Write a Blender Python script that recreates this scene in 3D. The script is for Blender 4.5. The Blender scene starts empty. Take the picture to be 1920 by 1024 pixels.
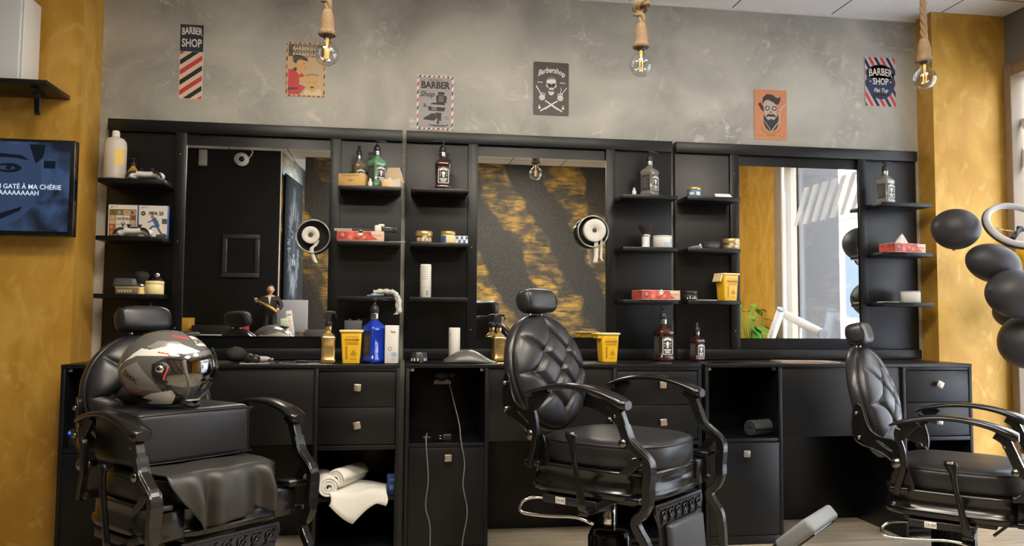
import bpy, bmesh, math, random
from mathutils import Vector, Matrix, noise
PI=math.pi; R=math.radians
sc=bpy.context.scene; COL=sc.collection
random.seed(7)
# ------------------------------------------------------------------ camera
FPX,YAW,PIT,ROL=1488.3,.1459,.0585,.0072
CAM=Vector((1.4538,-4.2252,1.1156))
_fw=Vector((math.sin(YAW)*math.cos(PIT),math.cos(YAW)*math.cos(PIT),math.sin(PIT)))
_r=Vector((math.cos(YAW),-math.sin(YAW),0)); _u=_r.cross(_fw)
_r2=_r*math.cos(ROL)+_u*math.sin(ROL); _u2=_u*math.cos(ROL)-_r*math.sin(ROL)
cam=bpy.data.objects.new('camera',bpy.data.cameras.new('camera')); COL.objects.link(cam)
cam.matrix_world=Matrix(((_r2.x,_u2.x,-_fw.x,CAM.x),(_r2.y,_u2.y,-_fw.y,CAM.y),(_r2.z,_u2.z,-_fw.z,CAM.z),(0,0,0,1)))
cam.data.sensor_width=36; cam.data.lens=FPX/1920*36; cam.data.clip_start=.05
sc.camera=cam
# ------------------------------------------------------------------ light
sc.view_settings.view_transform='Standard'; sc.view_settings.look='None'
sc.view_settings.gamma=1; sc.view_settings.use_curve_mapping=False
sc.view_settings.exposure=0.0
W=bpy.data.worlds.new('world'); sc.world=W; W.use_nodes=True
wn=W.node_tree; bg=wn.nodes['Background']
sky=wn.nodes.new('ShaderNodeTexSky'); sky.sky_type='NISHITA'; sky.sun_disc=False
sky.sun_elevation=R(48); sky.sun_rotation=R(250); sky.air_density=1.0
hs=wn.nodes.new('ShaderNodeHueSaturation'); hs.inputs['Saturation'].default_value=.72; wn.links.new(sky.outputs[0],hs.inputs['Color']); wn.links.new(hs.outputs[0],bg.inputs[0]); bg.inputs[1].default_value=5.6
def light(name,kind,loc,energy,color=(1,1,1),rot=(0,0,0),size=None):
    l=bpy.data.lights.new(name,kind); l.energy=energy; l.color=color
    if kind=='AREA': l.shape='RECTANGLE'; l.size,l.size_y=size
    if kind=='SUN': l.angle=R(1)
    o=bpy.data.objects.new(name,l); COL.objects.link(o); o.location=loc; o.rotation_euler=rot; return o
light('sun','SUN',(0,0,8),2.5,(1,.95,.88),(R(42),0,R(-70)))
pt=light('window_daylight_portal','AREA',(5.14,-1.35,1.25),1,rot=(0,R(90),0),size=(2.5,2.5)); pt.data.cycles.is_portal=True
PANEL_STRENGTH=40.0
PANELS=[(.95,-2.05),(2.15,-2.05),(3.35,-2.3),(1.5,-3.6),(2.9,-3.6)]
CEIL=2.93
# ------------------------------------------------------------------ materials
MAT={}
def mat(name,col=(.5,.5,.5),rough=.5,metal=0,**k):
    if name in MAT: return MAT[name]
    m=bpy.data.materials.new(name); m.use_nodes=True; nt=m.node_tree; b=nt.nodes['Principled BSDF']
    b.inputs['Base Color'].default_value=(*col,1); b.inputs['Roughness'].default_value=rough; b.inputs['Metallic'].default_value=metal
    if 'coat' in k: b.inputs['Coat Weight'].default_value=k['coat']; b.inputs['Coat Roughness'].default_value=.1
    if 'trans' in k: b.inputs['Transmission Weight'].default_value=k['trans']; b.inputs['IOR'].default_value=k.get('ior',1.45)
    if 'sss' in k: b.inputs['Subsurface Weight'].default_value=k['sss']; b.inputs['Subsurface Radius'].default_value=(.01,.01,.01)
    if 'emit' in k: b.inputs['Emission Color'].default_value=(*k['emit'],1); b.inputs['Emission Strength'].default_value=k.get('es',1)
    if 'spec' in k: b.inputs['Specular IOR Level'].default_value=k['spec']
    v=k.get('var',0); bp=k.get('bump',0)
    if v or bp:
        tc=nt.nodes.new('ShaderNodeTexCoord'); n=nt.nodes.new('ShaderNodeTexNoise'); n.inputs['Scale'].default_value=k.get('scale',20); n.inputs['Detail'].default_value=6
        nt.links.new(tc.outputs['Object'],n.inputs['Vector'])
        if v:
            r=nt.nodes.new('ShaderNodeValToRGB'); r.color_ramp.elements[0].position=.3; r.color_ramp.elements[1].position=.7
            r.color_ramp.elements[0].color=(*[max(0,c*(1-v)) for c in col],1); r.color_ramp.elements[1].color=(*[min(1,c*(1+v)) for c in col],1)
            nt.links.new(n.outputs[0],r.inputs[0]); nt.links.new(r.outputs[0],b.inputs['Base Color'])
            mr=nt.nodes.new('ShaderNodeMapRange'); mr.inputs[3].default_value=max(0,rough-.08); mr.inputs[4].default_value=min(1,rough+.08)
            nt.links.new(n.outputs[0],mr.inputs[0]); nt.links.new(mr.outputs[0],b.inputs['Roughness'])
        if bp:
            u=nt.nodes.new('ShaderNodeBump'); u.inputs['Strength'].default_value=bp; u.inputs['Distance'].default_value=.002
            nt.links.new(n.outputs[0],u.inputs['Height']); nt.links.new(u.outputs[0],b.inputs['Normal'])
    MAT[name]=m; return m
def nodes(m): return m.node_tree.nodes,m.node_tree.links,m.node_tree.nodes['Principled BSDF']
def ramp(N,stops):
    r=N.new('ShaderNodeValToRGB'); e=r.color_ramp.elements
    while len(e)<len(stops): e.new(.5)
    for i,(p,c) in enumerate(stops): e[i].position=p; e[i].color=(*c,1)
    return r
def nz(N,L,vec,scale,detail=6,dist=0,rough=.5):
    n=N.new('ShaderNodeTexNoise'); n.inputs['Scale'].default_value=scale; n.inputs['Detail'].default_value=detail
    n.inputs['Distortion'].default_value=dist; n.inputs['Roughness'].default_value=rough; L.new(vec,n.inputs['Vector']); return n.outputs[0]
def mixc(N,L,f,a,b,mode='MIX'):
    m=N.new('ShaderNodeMix'); m.data_type='RGBA'; m.blend_type=mode
    for s,i in ((f,0),(a,6),(b,7)):
        if isinstance(s,(int,float)): m.inputs[i].default_value=s
        elif isinstance(s,tuple): m.inputs[i].default_value=(*s,1)
        else: L.new(s,m.inputs[i])
    return m.outputs[2]
def stucco():
    m=mat('polished_stucco',rough=.55); N,L,b=nodes(m); tc=N.new('ShaderNodeTexCoord').outputs['Object']
    a=ramp(N,[(.32,(.30,.295,.265)),(.5,(.41,.405,.36)),(.68,(.52,.51,.45))]); L.new(nz(N,L,tc,2.2,5,.8),a.inputs[0])
    s=ramp(N,[(.54,(0,0,0)),(.62,(.5,.5,.5)),(.70,(1,1,1))]); L.new(nz(N,L,tc,9,6,2.2,.6),s.inputs[0])
    mk=ramp(N,[(.42,(0,0,0)),(.6,(1,1,1))]); L.new(nz(N,L,tc,2.8,2),mk.inputs[0])
    f=mixc(N,L,1.0,s.outputs[0],mk.outputs[0],'MULTIPLY')
    c1=mixc(N,L,f,a.outputs[0],(.60,.58,.52))
    v=N.new('ShaderNodeTexVoronoi'); v.feature='DISTANCE_TO_EDGE'; v.inputs['Scale'].default_value=4
    mp=N.new('ShaderNodeMapping'); mp.inputs['Rotation'].default_value=(0,.6,0); L.new(tc,mp.inputs[0]); 
    dn=N.new('ShaderNodeTexNoise'); dn.inputs['Scale'].default_value=3; L.new(mp.outputs[0],dn.inputs['Vector'])
    ad=N.new('ShaderNodeVectorMath'); ad.operation='ADD'; L.new(mp.outputs[0],ad.inputs[0]); L.new(dn.outputs[1],ad.inputs[1]); L.new(ad.outputs[0],v.inputs['Vector'])
    e=ramp(N,[(0,(.16,.16,.16)),(.02,(0,0,0))]); L.new(v.outputs[0],e.inputs[0])
    c2=mixc(N,L,e.outputs[0],c1,(.50,.49,.45)); L.new(c2,b.inputs['Base Color'])
    rr=ramp(N,[(.3,(.38,.38,.38)),(.7,(.6,.6,.6))]); L.new(nz(N,L,tc,5,4,1),rr.inputs[0]); L.new(rr.outputs[0],b.inputs['Roughness'])
    u=N.new('ShaderNodeBump'); u.inputs['Strength'].default_value=.12; u.inputs['Distance'].default_value=.01; L.new(nz(N,L,tc,9,6,2.2,.6),u.inputs['Height']); L.new(u.outputs[0],b.inputs['Normal']); return m
def ochre():
    m=mat('ochre_plaster',rough=.5); N,L,b=nodes(m); tc=N.new('ShaderNodeTexCoord').outputs['Object']
    mp=N.new('ShaderNodeMapping'); mp.inputs['Scale'].default_value=(1.3,1.3,.8); L.new(tc,mp.inputs[0])
    a=ramp(N,[(.3,(.42,.21,.022)),(.5,(.53,.29,.04)),(.7,(.64,.38,.075))]); L.new(nz(N,L,mp.outputs[0],3.2,5,1.0),a.inputs[0])
    s=ramp(N,[(.55,(0,0,0)),(.72,(.6,.6,.6))]); L.new(nz(N,L,mp.outputs[0],8,5,1.5),s.inputs[0])
    L.new(mixc(N,L,s.outputs[0],a.outputs[0],(.68,.44,.12)),b.inputs['Base Color']); b.inputs['Metallic'].default_value=.15
    return m
def goldblack():
    m=mat('gold_brushed_black_paint',rough=.55); N,L,b=nodes(m); tc=N.new('ShaderNodeTexCoord').outputs['Object']
    # diagonal bands, sheared
    sx=N.new('ShaderNodeSeparateXYZ'); L.new(tc,sx.inputs[0])
    cb=N.new('ShaderNodeCombineXYZ')
    ma=N.new('ShaderNodeMath'); ma.operation='MULTIPLY_ADD'; L.new(sx.outputs[2],ma.inputs[0]); ma.inputs[1].default_value=.55; L.new(sx.outputs[0],ma.inputs[2])
    L.new(ma.outputs[0],cb.inputs[0]); L.new(sx.outputs[2],cb.inputs[2])
    mp=N.new('ShaderNodeMapping'); mp.inputs['Scale'].default_value=(1.15,1,.18); L.new(cb.outputs[0],mp.inputs[0])
    band=ramp(N,[(.42,(0,0,0)),(.62,(1,1,1))])
    n1=nz(N,L,tc,1.6,4,.5); k1=N.new('ShaderNodeMath'); k1.operation='MULTIPLY_ADD'; L.new(n1,k1.inputs[0]); k1.inputs[1].default_value=4.5; k1.inputs[2].default_value=.4
    k2=N.new('ShaderNodeMath'); k2.operation='MULTIPLY_ADD'; L.new(ma.outputs[0],k2.inputs[0]); k2.inputs[1].default_value=7.4; L.new(k1.outputs[0],k2.inputs[2])
    k3=N.new('ShaderNodeMath'); k3.operation='SINE'; L.new(k2.outputs[0],k3.inputs[0]); k4=N.new('ShaderNodeMath'); k4.operation='MULTIPLY_ADD'; L.new(k3.outputs[0],k4.inputs[0]); k4.inputs[1].default_value=.5; k4.inputs[2].default_value=.5; L.new(k4.outputs[0],band.inputs[0])
    mp2=N.new('ShaderNodeMapping'); mp2.inputs['Scale'].default_value=(2.2,2,13); L.new(tc,mp2.inputs[0])
    st=ramp(N,[(.36,(.05,.05,.05)),(.62,(1,1,1))]); L.new(nz(N,L,mp2.outputs[0],2.2,6,.8,.62),st.inputs[0])
    mp3=N.new('ShaderNodeMapping'); mp3.inputs['Scale'].default_value=(1,1,1.4); L.new(tc,mp3.inputs[0])
    bl=ramp(N,[(.42,(.10,.10,.10)),(.66,(1,1,1))]); L.new(nz(N,L,mp3.outputs[0],5,3,.3),bl.inputs[0])
    f=mixc(N,L,1.0,mixc(N,L,1.0,band.outputs[0],st.outputs[0],'MULTIPLY'),bl.outputs[0],'MULTIPLY')
    gr=ramp(N,[(.35,(.010,.0095,.009)),(.65,(.042,.037,.030))]); L.new(nz(N,L,tc,60,4),gr.inputs[0])
    L.new(mixc(N,L,f,gr.outputs[0],(.50,.29,.035)),b.inputs['Base Color']); return m
def ceiling_mat():
    m=mat('ceiling_tile',rough=.8); N,L,b=nodes(m); tc=N.new('ShaderNodeTexCoord').outputs['Object']
    sx=N.new('ShaderNodeSeparateXYZ'); L.new(tc,sx.inputs[0])
    outs=[]
    for k,off in ((0,2.746),(1,-.30)):
        a=N.new('ShaderNodeMath'); a.operation='SUBTRACT'; L.new(sx.outputs[k],a.inputs[0]); a.inputs[1].default_value=off-.308
        w=N.new('ShaderNodeMath'); w.operation='PINGPONG'; L.new(a.outputs[0],w.inputs[0]); w.inputs[1].default_value=.308
        g=N.new('ShaderNodeMath'); g.operation='GREATER_THAN'; L.new(w.outputs[0],g.inputs[0]); g.inputs[1].default_value=.3035; outs.append(g.outputs[0])
    mx=N.new('ShaderNodeMath'); mx.operation='MAXIMUM'; L.new(outs[0],mx.inputs[0]); L.new(outs[1],mx.inputs[1])
    L.new(mixc(N,L,mx.outputs[0],(.8,.79,.77),(.06,.06,.06)),b.inputs['Base Color']); return m
def wood_floor():
    m=mat('wood_floor',rough=.35); N,L,b=nodes(m); tc=N.new('ShaderNodeTexCoord').outputs['Object']
    br=N.new('ShaderNodeTexBrick'); L.new(tc,br.inputs[0]); br.inputs['Scale'].default_value=1; br.inputs['Brick Width'].default_value=1.2; br.inputs['Row Height'].default_value=.2; br.inputs['Mortar Size'].default_value=.0015
    br.inputs[1].default_value=(.42,.36,.27,1); br.inputs[2].default_value=(.50,.43,.33,1); br.inputs[3].default_value=(.2,.17,.13,1)
    mp=N.new('ShaderNodeMapping'); mp.inputs['Scale'].default_value=(1.2,14,1); L.new(tc,mp.inputs[0])
    g=ramp(N,[(.3,(.6,.6,.6)),(.7,(1.1,1.1,1.1))]); L.new(nz(N,L,mp.outputs[0],2,6,1.5),g.inputs[0])
    L.new(mixc(N,L,1.0,br.outputs[0],g.outputs[0],'MULTIPLY'),b.inputs['Base Color']); return m
def glassy(name,tint=(1,1,1),ior=1.45,gl=0.0):
    m=bpy.data.materials.new(name); m.use_nodes=True; N=m.node_tree.nodes; L=m.node_tree.links; N.clear()
    o=N.new('ShaderNodeOutputMaterial'); t=N.new('ShaderNodeBsdfTransparent'); t.inputs[0].default_value=(*tint,1)
    g=N.new('ShaderNodeBsdfGlossy'); g.inputs['Roughness'].default_value=.02; f=N.new('ShaderNodeLayerWeight'); f.inputs[0].default_value=.5
    pw=N.new('ShaderNodeMath'); pw.operation='POWER'; L.new(f.outputs['Facing'],pw.inputs[0]); pw.inputs[1].default_value=4
    mx=N.new('ShaderNodeMixShader'); ad=N.new('ShaderNodeMath'); ad.operation='MULTIPLY_ADD'; ad.inputs[1].default_value=.8; ad.inputs[2].default_value=.035+gl; L.new(pw.outputs[0],ad.inputs[0]); L.new(ad.outputs[0],mx.inputs[0]); L.new(t.outputs[0],mx.inputs[1]); L.new(g.outputs[0],mx.inputs[2]); L.new(mx.outputs[0],o.inputs[0])
    MAT[name]=m; return m
STUCCO=stucco(); OCHRE=ochre(); GOLDBLACK=goldblack(); CEILM=ceiling_mat(); FLOORM=wood_floor()
PANE=glassy('window_glass'); BULBG=glassy('bulb_glass',(.93,.93,.92),1.5,.10); VISOR=glassy('visor_glass',(.4,.4,.42),1.5,.22); MAT['visor_glass'].node_tree.nodes['Glossy BSDF'].inputs['Roughness'].default_value=.06; ACRYL=glassy('clear_acrylic',(.8,.8,.8),1.5,.02)
BLACK=mat('black_painted_wood',(.0030,.0035,.0046),.38,var=.25,scale=5,spec=.42)
LEATHER=mat('black_leather',(.015,.0155,.018),.36,bump=.12,scale=160)
CAST=mat('black_cast_metal',(.005,.005,.0055),.22,spec=.6)
CHROME=mat('chrome',(.75,.74,.72),.12,1); STEEL=mat('brushed_steel',(.6,.56,.5),.3,1)
MIRROR=mat('mirror',(.88,.89,.88),.0,1); PLB=mat('black_plastic',(.015,.015,.016),.35); PLG=mat('dark_grey_plastic',(.06,.06,.062),.45)
WHITE=mat('white_plastic',(.75,.74,.7),.4); PAPER=mat('white_paper',(.8,.79,.75),.8); SILV=mat('silver_ring',(.45,.45,.44),.25,1)
GOLD=mat('gold_metal',(.75,.5,.18),.25,1); YEL=mat('yellow_plastic',(.85,.5,.02),.4,sss=.1); CREAM=mat('cream_plastic',(.85,.72,.35),.45)
BLUE=mat('blue_print',(.03,.12,.4),.5); RED=mat('red_print',(.6,.05,.05),.5); NAVY=mat('navy_print',(.014,.024,.055),.5); BLK=mat('black_print',(.02,.02,.02),.5)
INK=mat('white_print',(.78,.76,.7),.5); BEIGE=mat('beige_print',(.75,.6,.42),.5); GREY=mat('grey_print',(.25,.25,.25),.5)
WOOD=mat('pale_wood',(.6,.38,.13),.5,var=.2,scale=14); BALLOON=mat('black_latex',(.032,.032,.035),.5); TOWEL=mat('white_terry',(.78,.76,.7),.95,bump=.9,scale=350); DTOWEL=mat('dark_terry',(.03,.032,.036),.95,bump=.9,scale=350)
ROPE=mat('jute_rope',(.19,.125,.07),.95,bump=.8,scale=260,var=.3); GALL=mat('window_frame_paint',(.27,.20,.13),.45); WWALL=mat('white_render',(.36,.35,.33),.8,var=.05,scale=3); GWALL=mat('grey_paint',(.17,.165,.16),.6,var=.08,scale=3)
BRIST=mat('dark_bristle',(.016,.013,.012),.8,bump=1,scale=240); LEAF=mat('leaf_green',(.09,.3,.03),.5,var=.3,scale=12); SKIN=mat('painted_skin',(.6,.36,.24),.5); SUIT=mat('black_suit_cloth',(.012,.012,.013),.6)
# ------------------------------------------------------------------ mesh helpers
def T(x=0,y=0,z=0): return Matrix.Translation((x,y,z))
def RX(a): return Matrix.Rotation(R(a),4,'X')
def RY(a): return Matrix.Rotation(R(a),4,'Y')
def RZ(a): return Matrix.Rotation(R(a),4,'Z')
def S(x,y,z): return Matrix.Diagonal((x,y,z,1))
F=Matrix(((1,0,0,0),(0,0,-1,0),(0,1,0,0),(0,0,0,1)))    # art plane: x right, y up, z towards the room
B=bmesh.new
def raw(bm,vs,fs,m=None,mi=0,smooth=False):
    V=[bm.verts.new((m@Vector(v)) if m is not None else v) for v in vs]
    for f in fs:
        try: fc=bm.faces.new([V[i] for i in f]); fc.material_index=mi; fc.smooth=smooth
        except ValueError: pass
    return V
def box(bm,c,s,bev=0,m=None,mi=0,seg=2):
    t=bmesh.new(); bmesh.ops.create_cube(t,size=1,matrix=T(*c)@S(*s))
    if bev: bmesh.ops.bevel(t,geom=t.edges[:],offset=min(bev,min(s)*.49),segments=seg,profile=.5,affect='EDGES')
    merge(bm,t,m,mi,bool(bev))
def bx(bm,x0,x1,y0,y1,z0,z1,bev=0,m=None,mi=0): box(bm,((x0+x1)/2,(y0+y1)/2,(z0+z1)/2),(abs(x1-x0),abs(y1-y0),abs(z1-z0)),bev,m,mi)
def merge(bm,t,m=None,mi=None,smooth=None):
    d={}
    for v in t.verts: d[v]=bm.verts.new((m@v.co) if m is not None else v.co)
    for f in t.faces:
        try:
            n=bm.faces.new([d[v] for v in f.verts]); n.material_index=f.material_index if mi is None else mi
            n.smooth=f.smooth if smooth is None else smooth
        except ValueError: pass
    t.free()
def loft(bm,rings,m=None,mi=0,caps=True,smooth=True,closed=False):
    n=len(rings[0]); vs=[p for r in rings for p in r]; fs=[]
    K=len(rings)
    for i in range(K if closed else K-1):
        a=i*n; b=((i+1)%K)*n
        for j in range(n):
            k=(j+1)%n; fs.append((a+j,a+k,b+k,b+j))
    V=raw(bm,vs,fs,m,mi,smooth)
    if caps and not closed:
        for r in (list(range(n))[::-1],[(K-1)*n+j for j in range(n)]):
            try: f=bm.faces.new([V[i] for i in r]); f.material_index=mi
            except ValueError: pass
def lathe(bm,prof,seg=24,m=None,mi=0,caps=True,smooth=True):
    loft(bm,[[(r*math.cos(2*PI*j/seg),r*math.sin(2*PI*j/seg),z) for j in range(seg)] for r,z in prof],m,mi,caps,smooth)
def cyl(bm,a,b,r,seg=16,mi=0,m=None,r2=None):
    tube(bm,[a,b],[r,r if r2 is None else r2],seg,m,mi)
def tube(bm,pts,r,seg=10,m=None,mi=0,caps=True,closed=False,flat=1.0):
    P=[Vector(p) for p in pts]; n=len(P); rr=r if isinstance(r,(list,tuple)) else [r]*n
    up=None; rings=[]
    for i in range(n):
        if closed: d=P[(i+1)%n]-P[i-1]
        else: d=P[min(i+1,n-1)]-P[max(i-1,0)]
        if d.length<1e-9: d=Vector((0,0,1))
        d.normalize()
        if up is None: up=Vector((0,0,1)) if abs(d.z)<.9 else Vector((0,1,0))
        s=d.cross(up).normalized(); up=s.cross(d).normalized()
        rings.append([P[i]+(s*math.cos(2*PI*j/seg)*flat+up*math.sin(2*PI*j/seg))*rr[i] for j in range(seg)])
    loft(bm,rings,m,mi,caps,True,closed)
def ell(bm,c,r,m=None,mi=0,su=24,sv=14,e=1.0):
    def pw(x,p): return math.copysign(abs(x)**p,x)
    rings=[]
    for i in range(sv+1):
        a=-PI/2+PI*i/sv; a=max(min(a,PI/2-.02),-PI/2+.02)
        rings.append([(c[0]+r[0]*pw(math.cos(a),e)*pw(math.cos(2*PI*j/su),e),c[1]+r[1]*pw(math.cos(a),e)*pw(math.sin(2*PI*j/su),e),c[2]+r[2]*pw(math.sin(a),e)) for j in range(su)])
    loft(bm,rings,m,mi)
def prism(bm,poly,h0,h1,m=None,mi=0,bev=0):
    t=bmesh.new(); n=len(poly)
    V=[t.verts.new((p[0],p[1],h0)) for p in poly]+[t.verts.new((p[0],p[1],h1)) for p in poly]
    t.faces.new(V[:n][::-1]); t.faces.new(V[n:])
    for i in range(n): t.faces.new((V[i],V[(i+1)%n],V[n+(i+1)%n],V[n+i]))
    bmesh.ops.recalc_face_normals(t,faces=t.faces[:])
    if bev: bmesh.ops.bevel(t,geom=[e for e in t.edges if abs(e.verts[0].co.z-e.verts[1].co.z)<1e-6],offset=bev,segments=2,profile=.5,affect='EDGES')
    merge(bm,t,m,mi,False)
XZ=Matrix(((1,0,0,0),(0,0,1,0),(0,1,0,0),(0,0,0,1)))    # polygon (x,z), height along y
def strip(pts,hw):
    P=[Vector((p[0],p[1])) for p in pts]; n=len(P); L=[];Rr=[]
    for i in range(n):
        d=(P[min(i+1,n-1)]-P[max(i-1,0)]).normalized(); w=hw[i] if isinstance(hw,(list,tuple)) else hw
        s=Vector((-d.y,d.x))*w; L.append(tuple(P[i]+s)); Rr.append(tuple(P[i]-s))
    return L+Rr[::-1]
def cr(pts,k=6,closed=False):
    P=[Vector(p) for p in pts]; n=len(P); out=[]
    for i in range(n if closed else n-1):
        g=(lambda q:P[q%n]) if closed else (lambda q:P[max(0,min(n-1,q))])
        a,b,c,d=g(i-1),g(i),g(i+1),g(i+2)
        for s in range(k):
            t=s/k; out.append(.5*((2*b)+(c-a)*t+(2*a-5*b+4*c-d)*t*t+(3*b-a-3*c+d)*t**3))
    if not closed: out.append(P[-1])
    return [tuple(v) for v in out]
def ob(name,bm,ms,parent=None,loc=None,recalc=True):
    me=bpy.data.meshes.new(name)
    if recalc: bmesh.ops.recalc_face_normals(bm,faces=bm.faces[:])
    bm.to_mesh(me); bm.free()
    for m in (ms if isinstance(ms,(list,tuple)) else [ms]): me.materials.append(m)
    o=bpy.data.objects.new(name,me); COL.objects.link(o)
    if parent: o.parent=parent
    if loc: o.location=loc
    return o
def tag(o,label,cat,group=None):
    o['label']=label; o['category']=cat
    if group: o['group']=group
    return o
def thing(name,label,cat,loc=(0,0,0),rz=0,group=None):
    o=bpy.data.objects.new(name,None); COL.objects.link(o); o.empty_display_size=.05; o.location=loc; o.rotation_euler=(0,0,R(rz)); return tag(o,label,cat,group)
def struct(name,bm,m):
    o=ob(name,bm,m); o['kind']='structure'; return o
def kids(o): return [c for c in bpy.data.objects if c.parent==o]
def copytree(o,parent=None):
    c=o.copy(); COL.objects.link(c); c.parent=parent
    for ch in kids(o): copytree(ch,c)
    return c
def text(bm,s,size,m,mi=0,wx=1.0,align='CENTER',arch=0.0,shear=0.0,ext=.0004,bold=0.0,sp=1.0):
    cu=bpy.data.curves.new('t','FONT'); cu.body=s; cu.size=size; cu.align_x=align; cu.align_y='CENTER'; cu.extrude=ext/2; cu.resolution_u=3; cu.shear=shear; cu.offset=bold; cu.space_character=sp
    o=bpy.data.objects.new('t',cu); me=bpy.data.meshes.new_from_object(o)
    t=bmesh.new(); t.from_mesh(me)
    for v in t.verts:
        v.co.x*=wx; v.co.z+=ext/2
        if arch: v.co.y-=arch*v.co.x*v.co.x
    merge(bm,t,m,mi,False); bpy.data.objects.remove(o); bpy.data.curves.remove(cu); bpy.data.meshes.remove(me)
def poly(bm,pts,z,m,mi=0,h=.0004): prism(bm,pts,z,z+h,m,mi)
def disc(bm,cx,cy,rx,ry,z,m,mi=0,n=20,a0=0,a1=360,h=.0004):
    poly(bm,[(cx+rx*math.cos(R(a0+(a1-a0)*i/(n if a1-a0>=360 else n-1))),cy+ry*math.sin(R(a0+(a1-a0)*i/(n if a1-a0>=360 else n-1)))) for i in range(n)],z,m,mi,h)
def ln(bm,pts,w,z,m,mi=0,h=.0004): poly(bm,strip(pts,w/2),z,m,mi,h)
def rect(bm,x0,x1,y0,y1,z,m,mi=0,h=.0004): poly(bm,[(x0,y0),(x1,y0),(x1,y1),(x0,y1)],z,m,mi,h)
def clipx(p,ax,v,keep):       # clip polygon against x or y = v
    o=[]
    for i in range(len(p)):
        a,b=p[i],p[(i+1)%len(p)]; ia=(a[ax]-v)*keep>=0; ib=(b[ax]-v)*keep>=0
        if ia: o.append(a)
        if ia!=ib: t=(v-a[ax])/(b[ax]-a[ax]); o.append((a[0]+(b[0]-a[0])*t,a[1]+(b[1]-a[1])*t))
    return o
def stripes(bm,x0,x1,y0,y1,ang,w,seq,z,m,off=0,n=40):
    c,s=math.cos(R(ang)),math.sin(R(ang))
    for k in range(-n,n):
        mi=seq[k%len(seq)]
        if mi is None: continue
        a=off+k*w; q=[(-s*a+c*t,c*a+s*t) for t in (-2,2)]+[(-s*(a+w)+c*t,c*(a+w)+s*t) for t in (2,-2)]
        q=[(x+(x0+x1)/2,y+(y0+y1)/2) for x,y in q]
        for ax,v,kp in ((0,x0,1),(0,x1,-1),(1,y0,1),(1,y1,-1)):
            if q: q=clipx(q,ax,v,kp)
        if len(q)>2:
            try: poly(bm,q,z,m,mi)
            except Exception: pass
def at(u,v,Y):                # point of the plane y=Y seen at photo pixel (u,v)
    d=_fw*FPX+_r2*(u-960)+_u2*(512-v); return CAM+d*((Y-CAM.y)/d.y)
def XA(u,Y,z):                # x of the point at depth Y and height z that shows at pixel column u
    x=1.0
    if Y<-4: return 0.0
    for _ in range(8):
        f=lambda x:(lambda p:960+FPX*(p.dot(_r2))/(p.dot(_fw)))(Vector((x,Y,z))-CAM)
        a=f(x); x+=(u-a)/((f(x+.01)-a)*100)
    return x
# ------------------------------------------------------------------ the room
def sbox(name,m,*a,bev=0):
    bm=B(); bx(bm,*a,bev=bev); return struct(name,bm,m)
sbox('floor',FLOORM,-2.1,5.0,-6.0,.2,-.08,0)
sbox('ceiling',CEILM,-2.1,5.2,-6.0,.2,CEIL,CEIL+.1)
sbox('wall_back',STUCCO,-2.1,4.527,.06,.2,0,CEIL)
sbox('wall_left',OCHRE,-2.1,-.058,-.2,.06,0,CEIL)
sbox('wall_far_left',GWALL,-2.2,-2.1,-4.8,.2,0,CEIL)
sbox('wall_corner',OCHRE,4.527,5.0,-.085,.2,0,CEIL)
bm=B(); bx(bm,5,5.15,-.1,.2,0,CEIL); bx(bm,5,5.15,-2.75,-.1,2.62,CEIL); struct('wall_right',bm,GWALL)
sbox('wall_right_rear',OCHRE,5,5.15,-6,-2.75,0,CEIL)
sbox('wall_front_black',BLACK,-2.1,.2,-4.75,-4.6,0,CEIL)
sbox('trim_1',WHITE,.2,.212,-4.615,-4.595,0,CEIL)
bm=B(); box(bm,(0,0,CEIL/2),(.04,1.2,CEIL),m=T(.255,-5.2,0)@RZ(6)); struct('wall_front_side',bm,GOLDBLACK)
sbox('wall_front',GOLDBLACK,.43,5.0,-5.0,-4.87,0,CEIL)
sbox('wall_front_end',BLACK,-.2,.6,-6.0,-5.85,0,CEIL)
sbox('trim_2',WHITE,-.058,4.527,.045,.06,CEIL-.012,CEIL)
# shop front in the right wall
bm=B()
for y0,y1 in ((-.155,-.1),(-1.36,-1.30),(-2.75,-2.56)): bx(bm,4.97,5.10,y0,y1,0,2.62,.004)
bx(bm,4.975,5.09,-2.56,-.155,2.55,2.62,.004); bx(bm,4.975,5.09,-2.56,-.155,0,.10,.004)
struct('window_1',bm,GALL)
bm=B(); bx(bm,5.035,5.043,-2.56,-.155,.1,2.55); struct('window_2',bm,PANE)
bm=B()
DEC=glassy('frosted_film',(.9,.9,.9)); DEC=mat('frosted_decal',(.75,.78,.8),.6)
for k in range(16):
    y=-2.5+k*.15
    raw(bm,[(5.033,y,1.98),(5.033,y+.07,1.98),(5.033,y+.27,2.3),(5.033,y+.20,2.3)],[(0,1,2,3)])
tag(ob('window_decal',bm,DEC),'pale slanted stripe decals stuck across the shop window glass','decal')
bm=B(); bx(bm,4.935,4.96,-2.54,-2.52,0,2.6,.004); cyl(bm,(4.95,-2.50,2.3),(4.95,-2.50,.3),.006); struct('trim_3',bm,WHITE)
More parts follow.
